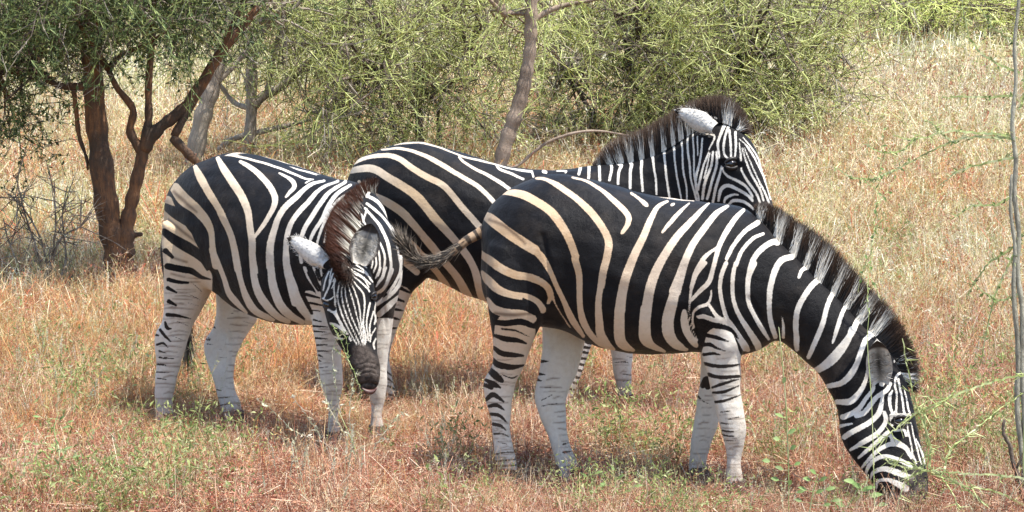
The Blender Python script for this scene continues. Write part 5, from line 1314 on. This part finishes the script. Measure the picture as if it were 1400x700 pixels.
# bare shrub, left, in the grass
def dry_shrub(name, label, px, stems_px, D, mat, r=.006, side=10, group=None, leafy=None, sl=.12, cat="shrub"):
    b = ground_pt(*px); o = empty(name, b if D > 12 else unp(px[0], px[1], D), label, cat, group)
    for pts in stems_px:
        P = np.array([unp(p[0], p[1], D + (p[2] if len(p) > 2 else 0)) for p in pts]); 
        W = Wood(); W.add(limb(P, [r * 1.3, r, r * .75, r * .5], k=4, n=6, wob=.25))
        Pd = catmull(P, 6)
        for _ in range(side):
            i = rng.integers(2, len(Pd) - 1); d = unit(unit(Pd[min(i + 1, len(Pd) - 1)] - Pd[i - 1]) * .5 + rng.normal(0, .8, 3)); l = sl * rng.uniform(.4, 1.2)
            e = Pd[i] + d * l; W.add(limb([Pd[i], Pd[i] + d * l * .5 + rng.normal(0, .01, 3), e], [r * .55, r * .45, r * .2], k=2, n=5))
            for _ in range(2):
                d2 = unit(d + rng.normal(0, .8, 3)); s = Pd[i] + d * l * rng.uniform(.3, .9); W.add(limb([s, s + d2 * l * .25, s + d2 * l * .5], [r * .3, r * .25, r * .1], k=1, n=4))
        W.obj("stem", mat, o)
    if leafy:
        p, L, w, m = leafy
        n = len(p); P = np.array([unp(a, b, D + rng.normal(0, .02)) for a, b in p])
        V, F = leaves(P, rng.normal(size=(n, 3)) * [1, .4, .7], L * rng.uniform(.6, 1.3, n), w * rng.uniform(.7, 1.2, n), .08)
        mesh_obj("foliage", V, F, m, o, smooth=False)
    return o
Dl = float(ground_pt(65, 405)[1])
dry_shrub("dry_shrub", "leafless brown shrub in the grass left of the red-barked tree", (65, 405),
          [[(60, 405), (52, 350), (40, 310), (28, 270), (22, 240)], [(62, 405), (72, 350), (76, 300), (74, 250)], [(66, 405), (60, 340), (36, 290), (12, 265)], [(70, 405), (90, 360), (85, 300), (92, 255)], [(64, 400), (80, 330), (110, 310), (125, 290)], [(60, 400), (30, 370), (12, 330), (5, 300)]],
          Dl, M_twig_dry, .0075, 16, sl=.28)
# ------------------------------------------------------------------ thorny saplings and herbs in the foreground
M_sap = mat_bark("sapling_bark", (.42, .40, .31), (.20, .185, .14), (.46, .44, .33), 60)
M_thorn = mat_veg("fresh_thorn_shoot", [(.50, .56, .24), (.36, .44, .15), (.62, .66, .36), (.30, .34, .12)], .15)
M_herbleaf = mat_veg("herb_leaf", [(.16, .29, .08), (.22, .34, .11), (.30, .40, .17), (.34, .32, .15)], .4)

def thorny(name, label, base_px, D, main, branches, mat_main, mat_br, r, rb, leaf=None, cat="sapling", group=None, th=.022, step=.035):
    """main stem and side branches drawn with thorns along them"""
    o = empty(name, unp(base_px[0], base_px[1], D) * [1, 1, 0], label, cat, group)
    W = Wood()
    for pts in main: W.px(D, pts, [r, r * .9, r * .75, r * .5], k=6, n=8)
    W.obj("stem", mat_main, o)
    for pts in branches:
        P = catmull(np.array([unp(p[0], p[1], D + (p[2] if len(p) > 2 else 0)) for p in pts]), 8)
        P = P + rng.normal(0, .002, P.shape)
        L = np.linalg.norm(np.diff(P, axis=0), axis=1).sum(); n = len(P) - 1
        rr = np.linspace(rb, rb * .4, n + 1)
        B = Bag(); B.add(prisms(P[:-1], P[1:], rr[:-1], rr[1:]))
        m = max(3, int(L / step)); i = rng.integers(0, n, m); f = rng.random((m, 1)); s = P[i] * (1 - f) + P[i + 1] * f
        t = unit(P[i + 1] - P[i]); d = unit(t * .5 + unit(rng.normal(size=(m, 3)) * [1, .5, 1]))
        B.add(prisms(s, s + d * (th * rng.uniform(.5, 1.5, m))[:, None], np.full(m, rb * .5), np.full(m, rb * .1)))
        k = rng.random(m) < .5
        s2 = s[k] + d[k] * th * .5; d2 = unit(d[k] + rng.normal(0, .7, (k.sum(), 3))); B.add(prisms(s2, s2 + d2 * th * .7, np.full(k.sum(), rb * .4), np.full(k.sum(), rb * .1)))
        V, F = B.arrays(); br = mesh_obj("branch", V, F, mat_br, o, smooth=False)
        if leaf:
            lm, ll, lw, dens = leaf
            q = max(2, int(L * dens)); i = rng.integers(0, n, q); V, F = leaves(P[i], rng.normal(size=(q, 3)), ll * rng.uniform(.5, 1.3, q), lw * rng.uniform(.6, 1.2, q), .08)
            mesh_obj("foliage", V, F, lm, br, smooth=False)
    return o

thorny("thorny_sapling", "tall thin grey thorny sapling at the right edge with bare side branches", (1402, 705), 9.35,
       [[(1406, 702), (1400, 640), (1401, 580), (1397, 500), (1398, 430), (1391, 370), (1393, 320), (1387, 265), (1389, 220), (1384, 170), (1389, 110), (1387, 60), (1393, 0), (1392, -60)], [(1400, 640), (1391, 560), (1392, 480), (1386, 400), (1388, 340), (1382, 290), (1383, 240)]],
       [[(1388, 190), (1360, 188), (1325, 188), (1295, 196), (1262, 212), (1225, 232), (1190, 248)], [(1386, 130), (1350, 133), (1315, 132), (1288, 134)], [(1386, 186), (1340, 182), (1300, 180), (1250, 190), (1220, 184)], [(1390, 215), (1350, 222), (1310, 234), (1290, 250)],
        [(1225, 232), (1205, 240), (1185, 246), (1160, 240), (1140, 228)], [(1300, 194), (1285, 180), (1272, 168), (1262, 164)], [(1395, 330), (1375, 345), (1350, 362), (1330, 390), (1320, 410)], [(1398, 320), (1380, 360), (1362, 400), (1352, 440), (1340, 500)], [(1395, 100), (1360, 85), (1330, 60), (1318, 20), (1316, -10)],
        [(1394, 150), (1400, 120), (1398, 60)], [(1390, 265), (1360, 280), (1330, 282), (1300, 300)], [(1392, 60), (1360, 40), (1340, 10)], [(1250, 190), (1235, 205), (1205, 208), (1180, 196)], [(1396, 400), (1370, 410), (1345, 400), (1325, 380)]],
       M_sap, M_thorn, .012, .0056, (M_leaf_small, .026, .012, 26), th=.034, step=.026)
thorny("thorny_shoot", "fresh green thorny branches reaching in from the right over the grazing zebra's muzzle", (1410, 700), 9.05,
       [[(1415, 720), (1410, 690), (1400, 640), (1402, 560), (1405, 500)]],
       [[(1405, 512), (1370, 518), (1330, 530), (1290, 548), (1262, 560), (1238, 575), (1210, 598), (1185, 618)], [(1405, 655), (1370, 650), (1330, 648), (1290, 645), (1262, 642), (1235, 632), (1215, 628)], [(1268, 642), (1240, 655), (1232, 675), (1225, 700)], [(1290, 645), (1300, 615), (1330, 590), (1360, 565), (1395, 540)],
        [(1270, 640), (1272, 610), (1262, 580), (1250, 545), (1240, 500), (1234, 462)], [(1350, 692), (1325, 672), (1300, 655), (1270, 640)], [(1262, 560), (1268, 600), (1266, 640)], [(1262, 640), (1245, 640), (1225, 636), (1208, 628)], [(1280, 644), (1300, 670), (1312, 698)], [(1400, 690), (1360, 672), (1320, 664), (1280, 650)], [(1275, 560), (1300, 540), (1310, 520)]],
       M_thorn, M_thorn, .006, .0052, None, th=.048, step=.022, cat="shrub")
thorny("climbing_shoot", "slender upright green shoot with small leaves in front of the grazing zebra's mane", (1190, 690), 9.2,
       [[(1196, 700), (1192, 560), (1186, 470), (1188, 430)]],
       [[(1188, 432), (1186, 400), (1190, 360), (1194, 320), (1199, 280), (1203, 240), (1206, 200), (1208, 175)], [(1192, 340), (1180, 370), (1172, 400)], [(1190, 380), (1198, 395), (1204, 410)], [(1200, 262), (1186, 250), (1176, 246)], [(1199, 280), (1214, 262), (1226, 240)]],
       M_thorn, M_thorn, .0018, .0022, (M_herbleaf, .026, .013, 34), th=.016, step=.04, cat="plant")
# upright herbs with rounded leaves, right foreground
def herb(label, D, stem, lv, group=None, L=.034, w=.020, r=.0026, name="leafy_herb", mat=None):
    o = empty(name, unp(stem[0][0], stem[0][1], D), label, "plant", group)
    W = Wood(); W.px(D, stem, [r, r, r * .6], k=4, n=6)
    W.obj("stem", M_thorn, o)
    for a, b in lv:
        side = min(stem, key=lambda p: abs(p[1] - b)); s = unp(side[0], b + 4, D); e = unp(a, b, D - .01)
        W2 = Wood(); 
        d = e - s; nrm = np.array([0, -.8, .6]); ax = unit(d); sd = unit(np.cross(ax, nrm)); ll = L * rng.uniform(.7, 1.2); ww = w * rng.uniform(.8, 1.1)
        prof = [(-.1, .05), (.1, .55), (.35, 1), (.65, .8), (.9, .3), (1, .03)]
        V = []
        V += [s - sd * .0016, s + sd * .0016]
        for t, k in prof:
            c = e + ax * (t - .4) * ll - nrm * .25 * (t - .4) ** 2 * ll
            V += [c - sd * ww / 2 * k + nrm * .12 * ww * k, c, c + sd * ww / 2 * k + nrm * .12 * ww * k]
        F = [(2 + 3 * i + j, 3 + 3 * i + j, 6 + 3 * i + j, 5 + 3 * i + j) for i in range(len(prof) - 1) for j in (0, 1)] + [(0, 1, 3, 2)]
        mesh_obj("leaf", np.array(V), np.array(F), M_herbleaf if mat is None else mat, o)
    return o
GH = "leafy herbs in the right foreground"
herb("tall herb with small round green leaves in the grass under the front zebra's neck", 9.2, [(1078, 712), (1078, 640), (1075, 560), (1070, 500), (1065, 450)],
     [(1066, 568), (1082, 590), (1048, 630), (1066, 640), (1090, 634), (1080, 660), (1060, 655), (1084, 612), (1094, 672), (1062, 600), (1072, 520)], GH)
herb("short herb with pale green leaves at the bottom right beside the muzzle", 9.1, [(1105, 715), (1110, 680), (1118, 650)],
     [(1112, 645), (1125, 655), (1098, 668), (1120, 672), (1135, 668), (1104, 655), (1092, 684), (1130, 690), (1144, 684)], GH)
herb("herb with one broad bright leaf below the grazing zebra's jaw", 9.15, [(1140, 712), (1160, 690), (1172, 670), (1180, 662)],
     [(1196, 677), (1172, 664), (1186, 668), (1163, 658), (1150, 690), (1205, 690)], GH, L=.05, w=.022)
herb("low green herb between the front zebra's hind and fore legs", 9.3, [(830, 712), (838, 680), (842, 655)],
     [(826, 662), (848, 652), (856, 672), (822, 684), (862, 690), (838, 640), (872, 664), (812, 672)], GH, L=.035, w=.014)
herb("low green herb by the raised far hind foot of the front zebra", 9.35, [(806, 705), (810, 670), (806, 640)],
     [(800, 650), (818, 646), (792, 676), (822, 664), (806, 628), (790, 690)], GH, L=.035, w=.012)
GL = "leafy herbs in the left foreground"
herb("herb with one upright bright green leaf in the left foreground", 9.3, [(232, 706), (234, 690), (237, 672)], [(238, 655), (230, 664), (226, 680), (244, 690)], GL, L=.05, w=.018)
for lab, cx, cy in (("pale grey-green leafy herb in the bottom left corner", 50, 662), ("wiry pale green herb at the left, above the corner herb", 78, 610), ("low leafy herb at the bottom edge below the left zebra", 180, 690)):
    n = 16
    herb(lab, 9.3, [(cx, cy + 45), (cx + 3, cy + 10), (cx - 4, cy - 22), (cx + 2, cy - 45)], [(cx + rng.normal(0, 18), cy + rng.uniform(-45, 35)) for _ in range(n)], GL, L=.034, w=.011)
# pale wiry shoots before the left zebra
thorny("pale_wiry_herb", "pale yellow-green wiry herb under the left zebra's chewing mouth", (500, 640), 10.15,
       [[(500, 650), (480, 600), (462, 560)]],
       [[(470, 590), (452, 560), (440, 530), (430, 500)], [(500, 650), (470, 622), (438, 604), (400, 588), (372, 560), (350, 545)], [(496, 640), (520, 600), (540, 575), (556, 560)], [(480, 600), (478, 560), (484, 520), (490, 505)], [(440, 600), (420, 570), (400, 540)], [(470, 622), (500, 610), (530, 600)], [(465, 565), (458, 520), (455, 480), (462, 462), (470, 455)]],
       M_thorn, M_seed, .003, .0026, (M_seed, .026, .010, 50), th=.02, step=.02, cat="plant")
thorny("chewed_sprig", "leafy green sprig hanging from the left zebra's mouth", (478, 500), 10.12,
       [[(482, 505), (476, 492), (470, 478)]], [[(476, 492), (468, 470), (458, 452), (455, 445)], [(478, 495), (466, 484), (456, 476)], [(476, 490), (474, 465), (468, 450)], [(482, 503), (488, 520), (494, 535), (488, 550)]],
       M_thorn, M_thorn, .0022, .0018, (M_herbleaf, .018, .007, 60), th=.014, step=.02, cat="twig")
# dead stick, bottom right corner
o = empty("dead_stick", unp(1402, 690, 9.2), "dark bare dead stick at the bottom right corner", "stick")
W = Wood(); W.px(9.2, [(1404, 712), (1399, 680), (1393, 655), (1385, 634), (1381, 612), (1373, 594), (1372, 574)], [.012, .010, .010, .008, .009, .007, .005], k=4, n=8, wob=.25); W.px(9.2, [(1390, 640), (1398, 622), (1402, 610)], [.005, .004, .002], k=3, n=6)
W.obj("stem", B_dark, o)
